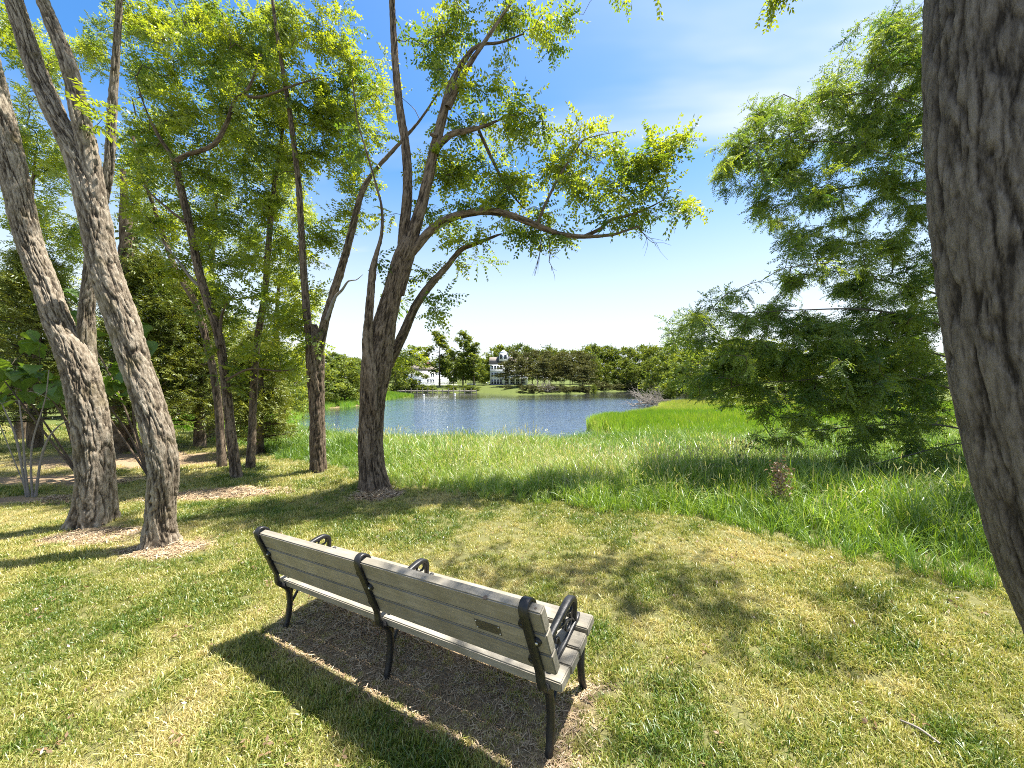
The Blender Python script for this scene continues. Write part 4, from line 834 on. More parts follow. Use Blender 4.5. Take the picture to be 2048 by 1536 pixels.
def window(parent, x0, x1, z0, z1, yf, mull=1):
    f = .10
    w_ = hpart(parent, 'window', 'trim', (x0 - f, x1 + f, yf - .07, yf + .02, z1, z1 + f), (x0 - f, x1 + f, yf - .09, yf + .02, z0 - f, z0), (x0 - f, x0, yf - .07, yf + .02, z0, z1), (x1, x1 + f, yf - .07, yf + .02, z0, z1),
               *[(x0 + (x1 - x0) * k / (mull + 1) - .03, x0 + (x1 - x0) * k / (mull + 1) + .03, yf - .05, yf + .02, z0, z1) for k in range(1, mull + 1)], (x0, x1, yf - .045, yf + .02, (z0 + z1) / 2 - .025, (z0 + z1) / 2 + .025))
    b = MB(); b.box(x0 + .002, x1 - .002, yf - .03, yf + .01, z0 + .002, z1 - .002); b.build('pane', M['glass'], w_)
def rail(parent, x0, x1, y, z, h=1.0, n=None, name='railing'):
    n = n or int((x1 - x0) / .35)
    hpart(parent, name, 'trim', (x0, x1, y - .05, y + .05, z + h - .10, z + h), (x0, x1, y - .04, y + .04, z + .12, z + .20), *[(x0 + (x1 - x0) * k / n - .035, x0 + (x1 - x0) * k / n + .035, y - .03, y + .03, z + .20, z + h - .10) for k in range(n + 1)])
def cloc(px, d): return (px - X0) / F * d
def zpx(py, d): return H - (py - Y0) / F * d

# tall three-storey house
hd_ = 143.0; x0 = cloc(980, hd_); z0 = zpx(770, hd_)
hs_ = thing('house', 'tall white three-storey house with a glazed cupola, partly behind the dark pines', 'house', (x0, hd_, z0))
W_, D_, E_ = 14.0, 9.0, zpx(729, hd_) - z0
fl_ = E_ / 3
hpart(hs_, 'wall', 'white', (0, W_, 0, D_, -.5, E_))
b = MB(); ov = .4; rz = zpx(713, hd_) - z0
b.add([(-ov, -ov, E_ + .003), (W_ + ov, -ov, E_ + .003), (W_ + ov, D_ + ov, E_ + .003), (-ov, D_ + ov, E_ + .003), (-ov, D_ * .45, rz), (W_ + ov, D_ * .45, rz)], [(0, 1, 5, 4), (2, 3, 4, 5), (0, 3, 2, 1)], [(0, 4, 3), (1, 2, 5)])
rf = b.build('roof', M['shingle'], hs_)
hpart(hs_, 'cornice', 'trim', (-ov, W_ + ov, -.45, -.3, E_ - .22, E_))
# dark dormer base and cupola
cx0, cx1 = cloc(998, hd_) - x0, cloc(1016, hd_) - x0
hpart(rf, 'dormer', 'roof_dark', (cx0 - .9, cx1 + .9, .4, 5.0, E_ + .9, rz - .05))
cb, cz1 = rz - 1.7, zpx(707, hd_) - z0
cu = hpart(hs_, 'cupola', 'trim', (cx0, cx1, .1, 3.3, cb, cz1))
for k in range(2):
    xa = cx0 + .35 + k * (cx1 - cx0 - .2) / 2; b = MB(); b.box(xa, xa + .95, .05, .2, cb + .75, cz1 - .3); b.build('pane', M['glass'], cu)
b = MB(); b.add([(cx0 - .25, -.15, cz1), (cx1 + .25, -.15, cz1), (cx1 + .25, 3.55, cz1), (cx0 - .25, 3.55, cz1), ((cx0 + cx1) / 2, 1.7, zpx(699, hd_) - z0)], [(0, 3, 2, 1)], [(0, 1, 4), (1, 2, 4), (2, 3, 4), (3, 0, 4)]); b.build('cupola_roof', M['tin'], cu)
for f_ in range(3):
    zb = f_ * fl_
    if f_ == 2:
        for k in range(4): window(hs_, .55 + k * 1.05, 1.15 + k * 1.05, zb + .75, zb + 2.0, 0, 0)
    elif f_ == 1:
        window(hs_, .5, 1.25, zb + .55, zb + 2.0, 0, 0); window(hs_, 1.6, 3.1, zb + .55, zb + 2.0, 0, 0); window(hs_, 3.45, 4.15, zb + .55, zb + 2.0, 0, 0)
    else:
        for k in range(4): window(hs_, .5 + k * 1.05, 1.2 + k * 1.05, zb + .3, zb + 2.05, 0, 0)
    for k in range(4): window(hs_, 5.6 + k * 2.0, 6.8 + k * 2.0, zb + .45, zb + 2.1, 0, 1)
    if f_ < 2:
        hpart(hs_, 'balcony', 'trim', (5.0, W_, -2.2, -.03, zb + fl_ - .18, zb + fl_ + .05)); rail(hs_, 5.0, W_, -2.1, zb + fl_ + .05, .95)
        hpart(hs_, 'band', 'trim', (-.05, 4.95, -.06, .02, zb + fl_ - .12, zb + fl_ + .12))
rail(hs_, .1, 4.7, -.4, 2 * fl_ + .0, .85)
for k in range(5): hpart(hs_, 'post', 'trim', (5.05 + k * 2.15, 5.25 + k * 2.15, -2.15, -1.95, -.4, 2 * fl_ - .19 if k % 2 == 0 else fl_ - .19))
hpart(hs_, 'base_course', 'roof_dark', (-.3, 4.9, -.5, -.02, -.6, .25))
b = MB(); b.box(-2.6, -.5, -1.2, -1.0, .2, 1.1); b.build('stair_rail', M['trim'], hs_)

# long two-storey house on the left
ld = 148.0; x0 = cloc(812, ld); z0 = zpx(768.5, ld); x1 = cloc(876, ld) - x0; E_ = zpx(742, ld) - z0
h2 = thing('house', 'white two-storey house with brick chimney and long deck, left on the far bank', 'house', (x0, ld, z0))
hpart(h2, 'wall', 'white', (0, x1, 0, 8, -1.0, E_), (x1 + .002, x1 + 4.5, 1.5, 8, -1.0, 3.2))
b = MB(); rz = zpx(725, ld) - z0; o_ = .5
b.add([(-o_, -o_, E_ + .003), (x1 + o_, -o_, E_ + .003), (x1 + o_, 8 + o_, E_ + .003), (-o_, 8 + o_, E_ + .003), (3.2, 4, rz), (x1 - 6.5, 4, rz)], [(0, 1, 5, 4), (2, 3, 4, 5), (0, 3, 2, 1)], [(0, 4, 3), (1, 2, 5)])
r2 = b.build('roof', M['shingle'], h2)
hpart(h2, 'cornice', 'trim', (-o_, x1 + o_, -o_ - .05, -o_ + .1, E_ - .35, E_))
xc = cloc(850, ld) - x0; hpart(r2, 'chimney', 'brick', (xc, xc + 1.35, 2.2, 3.4, E_ + 1.0, zpx(724, ld) - z0)); hpart(r2, 'chimney_cap', 'roof_dark', (xc - .12, xc + 1.47, 2.1, 3.5, zpx(724, ld) - z0 + .002, zpx(722, ld) - z0))
for (pa_, pb_) in ((861.5, 864.2), (866, 868.2), (835, 838), (822, 825)): window(h2, cloc(pa_, ld) - x0, cloc(pb_, ld) - x0, 2.9, 4.1, 0, 0)
for (pa_, pb_) in ((854.5, 857), (861, 863.5), (866, 868), (838, 842), (825, 829)): window(h2, cloc(pa_, ld) - x0, cloc(pb_, ld) - x0, .55, 1.75, 0, 0)
hpart(h2, 'deck', 'trim', (-.5, x1 + 7.5, -3.2, -.01, -.55, -.2)); rail(h2, -.5, x1 + 7.5, -3.1, -.2, 1.0); hpart(h2, 'deck_skirt', 'roof_dark', (-.4, x1 + 7.4, -3.0, -2.9, -1.6, -.56))
b = MB(); b.box(x1 - 2.6, x1 - 2.45, -5.0, -3.3, -1.2, -.2); b.build('stair', M['trim'], h2)
wl = hpart(None, 'garden_shed', 'white', (cloc(934, 140), cloc(951, 140), 140, 142, zpx(772, 140) - .5, zpx(767, 140))); tag(wl, 'low white shed in the gap between the slender trees and the bushy tree', 'shed')

# lamp post beside the deck
lpz = gz(cloc(874.5, 140), 140); lx = cloc(874.5, 140)
lp = thing('street_lamp', 'lamp post with a white globe in front of the white two-storey house', 'lamp post', (lx, 140, lpz))
b = MB(); sticks(b, [(0, 0, -.2)], [(0, 0, zpx(731, 140) - lpz)], .07, .05, 8); b.build('post', M['trim'], lp)
bm = bmesh.new(); bmesh.ops.create_uvsphere(bm, u_segments=14, v_segments=10, radius=.42); me = bpy.data.meshes.new('lamp_globe'); bm.to_mesh(me); bm.free(); me.materials.append(M['trim']); o = bpy.data.objects.new('lamp_globe', me); C.objects.link(o); o.parent = lp; o.location = (0, 0, zpx(729, 140) - lpz)

# timber dock along the left of the far bank
dd_ = 121.5; dk = thing('dock', 'long low timber dock on posts along the left part of the far bank', 'dock', (cloc(860, dd_), dd_, WL))
for k in range(40):
    xa = cloc(781, dd_) - dk.location.x; xb = cloc(952, dd_) - dk.location.x; s_ = (xb - xa) / 40
    o = hpart(dk, 'deck_board', 'dock', (xa + k * s_, xa + k * s_ + s_ - .03, -.9, .9, .62 + .012 * (k % 3), .74 + .012 * (k % 3)))
hpart(dk, 'stringer', 'dock', (xa, xb, -.85, -.7, .40, .615))
for k in range(17):
    x_ = xa + (xb - xa) * (k + R.uniform(-.2, .2)) / 16; b = MB(); sticks(b, [(x_, -1.0, -1.0)], [(x_, -1.0, R.uniform(.9, 1.7))], .12, .11, 8); b.build('pile', M['dock'], dk)
# two white buoys
bm = bmesh.new(); bmesh.ops.create_uvsphere(bm, u_segments=12, v_segments=8, radius=.22); me_b = bpy.data.meshes.new('buoy'); bm.to_mesh(me_b); bm.free(); me_b.materials.append(M['trim'])
for (px, py, lab) in ((848, 790.5, 'white buoy floating off the dock, the one below the white two-storey house'), (910, 789.5, 'white buoy floating off the dock, the one below the slender trees')):
    d_ = (H - WL) * F / (py - Y0); o = bpy.data.objects.new('buoy', me_b); C.objects.link(o); o.location = (cloc(px, d_), d_, WL + .1); tag(o, lab, 'buoy', 'white buoys')
# bank boulders and brush piles
def brush(name, lab, cat, px, d, w, h, n, m, thick, rng, flat=.5):
    x = cloc(px, d); z = max(gz(x, d), WL); t = thing(name, lab, cat, (x, d, z)); b = MB()
    for k in range(n):
        a = rng.uniform(0, np.pi); L_ = w * rng.uniform(.25, .7); p0 = np.array([rng.normal(0, w * .25), rng.normal(0, w * .1), rng.uniform(-.1, h * .4)]); dr = np.array([math.cos(a), rng.normal(0, .4), abs(math.sin(a)) * flat]); p2 = p0 + dr * L_; p1 = (p0 + p2) / 2 + rng.normal(0, L_ * .12, 3)
        th_ = thick * rng.uniform(.4, 1.2); sticks(b, [p0, p1], [p1, p2], [th_, th_ * .75], [th_ * .75, th_ * .3], 5)
        for q in range(3):
            s0 = p1 + (p2 - p1) * rng.random(); s1 = s0 + dr * L_ * .3 + rng.normal(0, L_ * .2, 3); sticks(b, [s0], [s1], th_ * .4, th_ * .12, 4)
    b.build('branches', M[m], t); tag(t.children[0], kind='stuff'); return t
brush('brush_pile', 'pale tangle of dead branches at the foot of the pine point', 'brush pile', 1090, 112.3, 4.6, 2.0, 60, 'dead_twig', .09, R, .9)
bw = brush('driftwood', 'grey fallen tree top lying in the water at the tip of the reeds', 'driftwood', 1303, 57, 4.4, 2.2, 70, 'dead_twig', .06, R, .8)
b = MB(); sticks(b, [(-2.6, -.3, .35), (-.8, 0, .5)], [(-.8, 0, .5), (2.6, .2, .25)], [.07, .13], [.13, .17], 8); setp(b.build('trunk', M['dead_twig'], None), bw); bw.children[-1].matrix_parent_inverse = Matrix.Identity(4)
for (px, py, r_, lab) in ((1104, 776, 1.0, 'tan boulder on the bank right of the pale brush pile'), (1083, 775, .7, 'brown boulder on the bank left of the pale brush pile')):
    d_ = 116; bm = bmesh.new(); bmesh.ops.create_icosphere(bm, subdivisions=3, radius=r_)
    for v in bm.verts: v.co *= 1 + .35 * (float(fbm(np.array([v.co[:]]) * 1.3 + px, 3)[0]) - .5); v.co.z *= .7
    me = bpy.data.meshes.new('boulder'); bm.to_mesh(me); bm.free(); me.materials.append(M['stone']); o = bpy.data.objects.new('boulder', me); C.objects.link(o); o.location = (cloc(px, d_), d_, gz(cloc(px, d_), d_) + r_ * .3); tag(o, lab, 'boulder')

# ------------------------------------------------------------------ far trees
def puff_mesh(seed, w, h, n, lob, leaf, trunk_h, kind):
    """crown as thousands of small leaf clumps gathered in uneven boughs, plus trunk and limbs"""
    r = np.random.default_rng(seed); tk, cr_ = MB(), MB()
    ctr = []
    for k in range(lob):
        if kind == 'pine': f = (k + r.random()) / lob; a = r.uniform(0, 6.28); rr = w * .5 * (1 - .55 * f) * r.uniform(.35, 1); c = (math.cos(a) * rr, math.sin(a) * rr, trunk_h + (h - trunk_h) * f); s = (w * .20, w * .20, h * .028)
        elif kind == 'slim': f = (k + r.random()) / lob; a = r.uniform(0, 6.28); rr = w * .5 * math.sin(math.pi * min(.95, .15 + f * .80)) ** .6 * r.uniform(.15, 1.0); c = (math.cos(a) * rr, math.sin(a) * rr, trunk_h + (h - trunk_h) * f); s = (w * .15, w * .15, h * .045) if r.random() < .6 else (w * .10, w * .10, h * .05)
        else:
            f = (k + r.random()) / lob; a = r.uniform(0, 6.28); rr = w * .5 * math.sqrt(max(.02, 1 - (2 * f - .85) ** 2 / 1.4)) * r.uniform(.25, .92); c = (math.cos(a) * rr, math.sin(a) * rr, trunk_h + (h - trunk_h) * (.06 + .84 * f)); k_ = r.uniform(.6, 1.25); s = (w * .135 * k_, w * .135 * k_, h * .07 * k_)
        ctr.append((np.array(c), np.array(s), r.normal(0, .16)))
    tk_r = .03 * h ** .8 * .55
    sticks(tk, [(0, 0, -.4), (0, 0, trunk_h)], [(0, 0, trunk_h), (r.normal(0, .2), 0, h * .93)], [tk_r * 1.2, tk_r], [tk_r, .03], 7)
    for c, s, tt in ctr:
        z = max(trunk_h * .6, c[2] - np.hypot(c[0], c[1]) * .5); sticks(tk, [(0, 0, z)], [c], tk_r * .35, .02, 4)
    per = n // lob
    for c, s, tt in ctr:
        v = r.normal(0, 1, (per, 3)); v /= np.linalg.norm(v, axis=1)[:, None]; v *= np.abs(r.normal(.68, .34, (per, 1))); p = c + v * s * 1.25
        nrm = r.normal(0, 1, (per, 3)) + v * .8 + (0, 0, .5); nrm /= np.linalg.norm(nrm, axis=1)[:, None]; ta = np.cross(nrm, r.normal(0, 1, (per, 3))); ta /= np.linalg.norm(ta, axis=1)[:, None]; tb = np.cross(nrm, ta)
        sz = leaf * r.uniform(.6, 1.4, (per, 1)); a_, b_ = ta * sz, tb * sz * .6
        V = np.stack([p - a_, p - b_ + nrm * sz * .15, p + a_, p + b_], 1).reshape(-1, 3)
        cr_.add(V, np.arange(per * 4).reshape(-1, 4), tint=np.repeat(np.clip(.5 + tt + r.normal(0, .15, per), 0, 1), 4))
    tm = tk.mesh('trunk'); tm.materials.append(M['twig']); cm_ = cr_.mesh('crown'); cm_.materials.append(M['pine_leaf' if kind == 'pine' else 'far_leaf']); return tm, cm_
PM = {('round', k): puff_mesh(200 + k, 9, 12, 3600, 34, .26, .9, 'round') for k in range(4)}
PM.update({('slim', k): puff_mesh(220 + k, 5, 14, 2600, 26, .24, 3.0, 'slim') for k in range(3)})
PM.update({('pine', k): puff_mesh(240 + k, 8, 14, 3400, 30, .24, 4.2, 'pine') for k in range(3)})
PM.update({('bush', k): puff_mesh(260 + k, 6, 3.6, 2200, 20, .16, .3, 'round') for k in range(3)})
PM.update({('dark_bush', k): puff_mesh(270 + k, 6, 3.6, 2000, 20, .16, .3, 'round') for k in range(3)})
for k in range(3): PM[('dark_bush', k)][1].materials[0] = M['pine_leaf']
SZ = {'dark_bush': (6, 3.6), 'round': (9, 12), 'slim': (5, 14), 'pine': (8, 14), 'bush': (6, 3.6)}
def far_tree(px, d, top, wpx, kind, lab, group=None, name=None, cat='tree', sink=.1):
    x = cloc(px, d); z = gz(x, d); h = max(1.5, zpx(top, d) - z); w = wpx / F * d
    nm = name or {'round': 'broadleaf_tree', 'slim': 'slender_tree', 'pine': 'pine_tree', 'bush': 'bush', 'dark_bush': 'bush'}[kind]
    t = thing(nm, lab, cat, (x, d, z - sink), group); k = int(R.integers(4 if kind == 'round' else 3)); tm, cm_ = PM[(kind, k)]
    for n_, me in (('trunk', tm), ('crown', cm_)):
        o = bpy.data.objects.new(n_, me); C.objects.link(o); o.parent = t
        if n_ == 'crown': o['kind'] = 'stuff'
    t.rotation_euler = (0, 0, R.uniform(0, 6.28)); t.scale = (w / SZ[kind][0], w / SZ[kind][0], h / SZ[kind][1]); return t
far_tree(790, 112, 690, 70, 'round', 'bushy bright tree on the far bank directly right of the dark centre trunk')
far_tree(822, 128, 714, 72, 'round', 'round tree hiding the left half of the white two-storey house')
far_tree(833, 170, 694, 52, 'slim', 'tree rising behind the roof of the white two-storey house, left of its chimney')
far_tree(879, 137, 666, 64, 'slim', 'tall slender tree at the corner of the white two-storey house, beside the lamp post')
far_tree(907, 134, 700, 40, 'round', 'dark round tree between the two tallest slender trees')
far_tree(926, 138, 662, 50, 'slim', 'tallest slender tree, in the middle of the group between the two houses')
far_tree(948, 136, 688, 52, 'slim', 'slender tree on the right of the group between the two houses')
far_tree(958, 141, 722, 40, 'round', 'bright low tree just left of the tall three-storey house')
far_tree(995, 165, 684, 70, 'round', 'round-topped tree rising behind the cupola of the tall house')
far_tree(968, 162, 715, 40, 'round', 'tree behind the left corner of the tall house')
for k, (px, top, d) in enumerate(((1012, 722, 131), (1030, 702, 128), (1052, 704, 124), (1075, 700, 128), (1098, 702, 122), (1120, 704, 126), (1140, 706, 121), (1160, 702, 126), (1178, 710, 121), (1043, 716, 119), (1086, 716, 118.5), (1128, 722, 118.5), (1165, 730, 117.5))):
    far_tree(px, d, top, 44, 'pine', ['dark pine overlapping the right side of the tall house', 'second dark pine from the left, in front of the tall house balconies'][k] if k < 2 else 'pine at the far right end of the stand on the point' if k == 8 else 'dark pine in the stand on the point right of the tall house', 'pines on the point')
for k, px in enumerate(np.linspace(1020, 1190, 9)):
    far_tree(px + R.normal(0, 4), 150 + R.uniform(0, 25), 688 + R.uniform(-8, 8), 55, 'round', 'broadleaf crown rising behind the pines on the point', 'trees behind the pines')
for k, px in enumerate(np.linspace(1195, 1560, 22)):
    far_tree(px + R.normal(0, 5), 150 + R.uniform(-4, 40), 690 + R.uniform(-9, 7), 58, 'round', 'tree in the wooded far bank right of the pines', 'wooded far bank')
for k, px in enumerate(np.linspace(1190, 1420, 12)):
    far_tree(px, 143 + R.uniform(-3, 3), 722 + R.uniform(-10, 14), 42, 'round', 'lower tree along the water of the right far bank', 'waterside trees on the far bank')
for k, px in enumerate(np.linspace(776, 1000, 14)):
    far_tree(px, 185 + R.uniform(0, 25), 712 + R.uniform(-6, 8), 50, 'round', 'tree in the wood behind the two houses', 'wood behind the houses')
for k, px in enumerate(np.linspace(600, 780, 9)):
    far_tree(px, 150 + R.uniform(0, 30), 705 + R.uniform(-10, 12), 60, 'round', 'tree on the far bank seen between the left trunks', 'trees beyond the left bank')
far_tree(1187, 113.5, 768, 20, 'bush', 'bright bush at the right foot of the pine point', cat='bush')
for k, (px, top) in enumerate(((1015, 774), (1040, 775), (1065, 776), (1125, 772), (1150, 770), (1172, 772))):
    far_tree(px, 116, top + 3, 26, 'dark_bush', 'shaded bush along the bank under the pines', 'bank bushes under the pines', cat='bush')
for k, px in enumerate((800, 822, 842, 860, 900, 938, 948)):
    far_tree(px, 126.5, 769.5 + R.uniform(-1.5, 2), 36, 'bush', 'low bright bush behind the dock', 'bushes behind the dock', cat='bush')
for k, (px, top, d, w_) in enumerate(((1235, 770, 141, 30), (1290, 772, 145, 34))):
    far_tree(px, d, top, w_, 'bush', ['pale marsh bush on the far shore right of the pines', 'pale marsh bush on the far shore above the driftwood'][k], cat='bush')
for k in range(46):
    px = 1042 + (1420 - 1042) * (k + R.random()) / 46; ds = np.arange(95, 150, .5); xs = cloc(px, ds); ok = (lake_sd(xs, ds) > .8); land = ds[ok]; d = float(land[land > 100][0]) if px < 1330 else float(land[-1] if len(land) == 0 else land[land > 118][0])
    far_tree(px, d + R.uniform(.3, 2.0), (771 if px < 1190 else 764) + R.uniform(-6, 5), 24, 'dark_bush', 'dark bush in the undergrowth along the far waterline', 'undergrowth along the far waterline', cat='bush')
# nearer trees on the right bank behind the feathery tree
for (px, d, top, w_, lab) in ((1395, 66, 690, 160, 'bright bushy tree on the right bank above the driftwood'), (1480, 58, 668, 170, 'bushy tree on the right bank, behind the tips of the feathery tree'), (1580, 52, 690, 170, 'bushy tree on the right bank behind the lower boughs of the feathery tree'), (1690, 50, 670, 190, 'tree on the right bank deep behind the feathery tree'), (1800, 46, 680, 190, 'tree on the right bank beside the huge trunk'), (1330, 84, 700, 90, 'round tree on the right bank farther back, left of the bright bushy tree')):
    far_tree(px, d, top, w_, 'round', lab)
for (px, d, top, w_, lab) in ((1660, 27, 765, 150, 'bright shrub in the marsh seen through the feathery tree'), (1790, 24, 770, 130, 'bright shrub in the marsh next to the huge trunk')):
    far_tree(px, d, top, w_, 'bush', lab, cat='bush')
# left bank
for (px, d, top, w_, lab) in ((690, 60, 705, 100, 'round bright tree on the left bank between the V-forked tree and the centre tree'), (640, 55, 716, 90, 'round bright tree on the left bank behind the V-forked tree'), (590, 48, 720, 100, 'tree on the left bank behind the thin upright stem')):
    far_tree(px, d, top, w_, 'round', lab)
for (px, d, top, w_, lab) in ((650, 57, 765, 90, 'leafy bush at the water edge of the left bank'), (720, 64, 762, 70, 'leafy bush on the left bank just behind the centre trunk'), (575, 40, 770, 90, 'leafy bush on the left bank beside the V-forked tree')):
    far_tree(px, d, top, w_, 'bush', lab, cat='bush')
for (px, d, top, w_, lab) in ((-60, 24, 560, 200, 'large tree beyond the clearing at the far left edge'), (90, 27, 600, 180, 'large tree across the clearing behind the stout double trunk'), (200, 30, 640, 170, 'tree across the clearing between the two big left trunks'), (330, 34, 660, 170, 'tree across the clearing behind the cedars'), (450, 38, 690, 150, 'tree across the clearing behind the young crooked tree')):
    far_tree(px, d, top, w_, 'round', lab)

# ------------------------------------------------------------------ grass, reeds, litter (what nobody could count)
def clump(name, n, r_, h0, h1, wd, lean, mtl, seed, curl=.35, head=0, segs=3):
    r = np.random.default_rng(seed); b = MB()
    a = r.uniform(0, 6.28, n); rr = r_ * np.sqrt(r.random(n)); bx = np.stack([np.cos(a) * rr, np.sin(a) * rr, np.full(n, -.01)], -1); h = r.uniform(h0, h1, n)
    la = r.uniform(0, 6.28, n); lv = np.stack([np.cos(la), np.sin(la), 0 * la], -1) * (np.abs(r.normal(0, lean, n)))[:, None]
    sd_ = np.stack([-np.sin(la + r.normal(0, .9, n)), np.cos(la + r.normal(0, .9, n)), 0 * la], -1)
    k = np.linspace(0, 1, segs + 1); V = []
    for f in k:
        c = bx + np.stack([0 * h, 0 * h, h * f * (1 - curl * .35 * f)], -1) + lv * (h * (f * .45 + curl * f ** 2.2))[:, None]; c[:, 2] -= np.linalg.norm(lv, axis=1) * h * curl * f ** 3 * .55
        w_ = wd * (1 - f) ** .6 * (.55 + .45 * min(1, f * 4)) * .5; V += [c - sd_ * w_, c + sd_ * w_] if f < 1 else [c]
    V = np.stack(V, 1); m_ = V.shape[1]; i = np.arange(n)[:, None] * m_
    q = np.concatenate([np.stack([i[:, 0] + 2 * s_, i[:, 0] + 2 * s_ + 1, i[:, 0] + 2 * s_ + 3, i[:, 0] + 2 * s_ + 2], -1) for s_ in range(segs - 1)]); tr_ = np.stack([i[:, 0] + 2 * segs - 2, i[:, 0] + 2 * segs - 1, i[:, 0] + 2 * segs], -1)
    b.add(V.reshape(-1, 3), q, tr_, tint=np.repeat(r.normal(0, .24, n), m_))
    if head:
        tip = V[:head, -1]; dr = tip - V[:head, -2]; dr /= np.linalg.norm(dr, axis=1)[:, None]; s_ = sd_[:head] * .007
        for z in range(3):
            p = tip + dr * .03 * z; b.add(np.stack([p - s_ * 1.2, p + dr * .045, p + s_ * 1.2 + dr * .01], 1).reshape(-1, 3), None, np.arange(head * 3).reshape(-1, 3), tint=.6)
    m = b.mesh(name); m.materials.append(M[mtl]); return m
TRUNKS = [gp(320, 1092), gp(188, 1062), gp(750, 985), gp(637, 948), gp(473, 958), np.array([2.68, 1.56, 0])]
TR = [.27, .42, .36, .22, .2, .28]
def pts_in(n, x0, x1, y0, y1): return R.uniform(x0, x1, n), R.uniform(y0, y1, n)
def in_view(x, y, pad=1.7): return np.abs(x) < y * (1024 / F) * 1.06 + pad
# lawn: dense near the camera, coarser farther off
LP, LS, LT_, LI = [], [], [], []
for (y0, y1, dens, sc_) in ((.75, 2.2, 900, .85), (2.2, 4.0, 620, .95), (4.0, 7.0, 330, 1.15), (7.0, 13.0, 120, 1.6), (13, 24, 24, 2.6)):
    xm = y1 * 1.32 * 1.06 + 1.7; n = int(2 * xm * (y1 - y0) * dens); x, y = pts_in(n, -xm, xm, y0, y1)
    ok = in_view(x, y) & (y < yedge(x) + .25 + .5 * (fbm(np.stack([x * 1.7, y * 0, x * 0], -1), 3) - .5)) & (lake_sd(x, y) > 1); x, y = x[ok], y[ok]
    bm_ = bare_mask(x, y); bb = bench_mask(x, y); ok = (R.random(len(x)) > bm_ * .96) & (R.random(len(x)) > bb * .52)
    for c, r_ in zip(TRUNKS, TR): ok &= np.hypot(x - c[0], y - c[1]) > r_ * .9
    x, y, bm_, bb = x[ok], y[ok], bm_[ok], bb[ok]
    st = straw(x, y); st = np.clip(st + .45 * bb + .5 * bm_ + R.normal(0, .10, len(x)), 0, 1)
    hn = fbm(np.stack([x * 1.1, y * 1.1, x * 0 + 21], -1), 3)
    LP.append(np.stack([x, y, ground(x, y)], -1)); LS.append(sc_ * (.5 + .9 * hn) * (1 - .28 * st) * (1 - .4 * bb) * R.uniform(.75, 1.25, len(x))); LT_.append(st); LI.append(R.integers(0, 6, len(x)))
LP = np.vstack(LP); LS = np.concatenate(LS); n = len(LP)
gm = [clump('lawn_tuft', 30, .055, .035, .085, .0075, .65, 'grass', 300 + k, .45) for k in range(6)]
o = scatter('lawn_grass', gm, LP, np.stack([R.normal(0, .12, n), R.normal(0, .12, n), R.uniform(0, 6.28, n)], -1), np.repeat(LS[:, None], 3, 1), np.concatenate(LI), np.concatenate(LT_))
# longer tufts standing out of the mown lawn
x, y = pts_in(900, -7, 4, .9, 7); ok = in_view(x, y) & (y < yedge(x)) & (bare_mask(x, y) < .4) & (bench_mask(x, y) < .3) & (straw(x, y) < .55); x, y = x[ok], y[ok]; n = len(x)
lm = [clump('long_tuft', 9, .03, .09, .16, .007, .6, 'grass', 330 + k, .5) for k in range(4)]
scatter('long_lawn_grass', lm, np.stack([x, y, ground(x, y)], -1), np.stack([R.normal(0, .2, n), R.normal(0, .2, n), R.uniform(0, 6.28, n)], -1), np.repeat(R.uniform(.6, 1.1, n)[:, None], 3, 1), R.integers(0, 4, n), np.clip(R.normal(.25, .2, n), 0, 1))
# dry litter on the bare patches and under the bench
x, y = pts_in(90000, -9, 2, 1.0, 10); wgt = np.maximum(bare_mask(x, y), bench_mask(x, y) * 1.0); ok = in_view(x, y) & (R.random(len(x)) < wgt * np.clip(3.2 / y, .25, 1)); x, y = x[ok], y[ok]; n = len(x)
def chips(seed, n_, L_):
    r = np.random.default_rng(seed); b = MB()
    for k in range(n_):
        a = r.uniform(0, 6.28); d_ = np.array([math.cos(a), math.sin(a), r.normal(0, .18)]); c = np.r_[r.normal(0, .025, 2), r.uniform(.002, .012)]; s_ = np.array([-d_[1], d_[0], r.normal(0, .3)]) * r.uniform(.001, .0035); l_ = L_ * r.uniform(.4, 1.2)
        m_ = c + np.array([*r.normal(0, .006, 2), r.uniform(0, .006)]); b.add([c - d_ * l_ - s_, c - d_ * l_ + s_, m_ + s_, m_ - s_, c + d_ * l_ + s_ * .3, c + d_ * l_ - s_ * .3], [(0, 1, 2, 3), (3, 2, 4, 5)], tint=r.normal(0, .2))
    m = b.mesh('chip'); m.materials.append(M['litter']); return m
cm2 = [chips(350 + k, 9, .024) for k in range(5)]
scatter('dry_litter', cm2, np.stack([x, y, ground(x, y) + .002], -1), np.stack([R.normal(0, .1, n), R.normal(0, .1, n), R.uniform(0, 6.28, n)], -1), np.repeat((R.uniform(.6, 1.2, n) * np.clip(y / 3, .8, 2.2))[:, None], 3, 1), R.integers(0, 5, n), np.clip(R.normal(.58, .3, n), 0, 1))
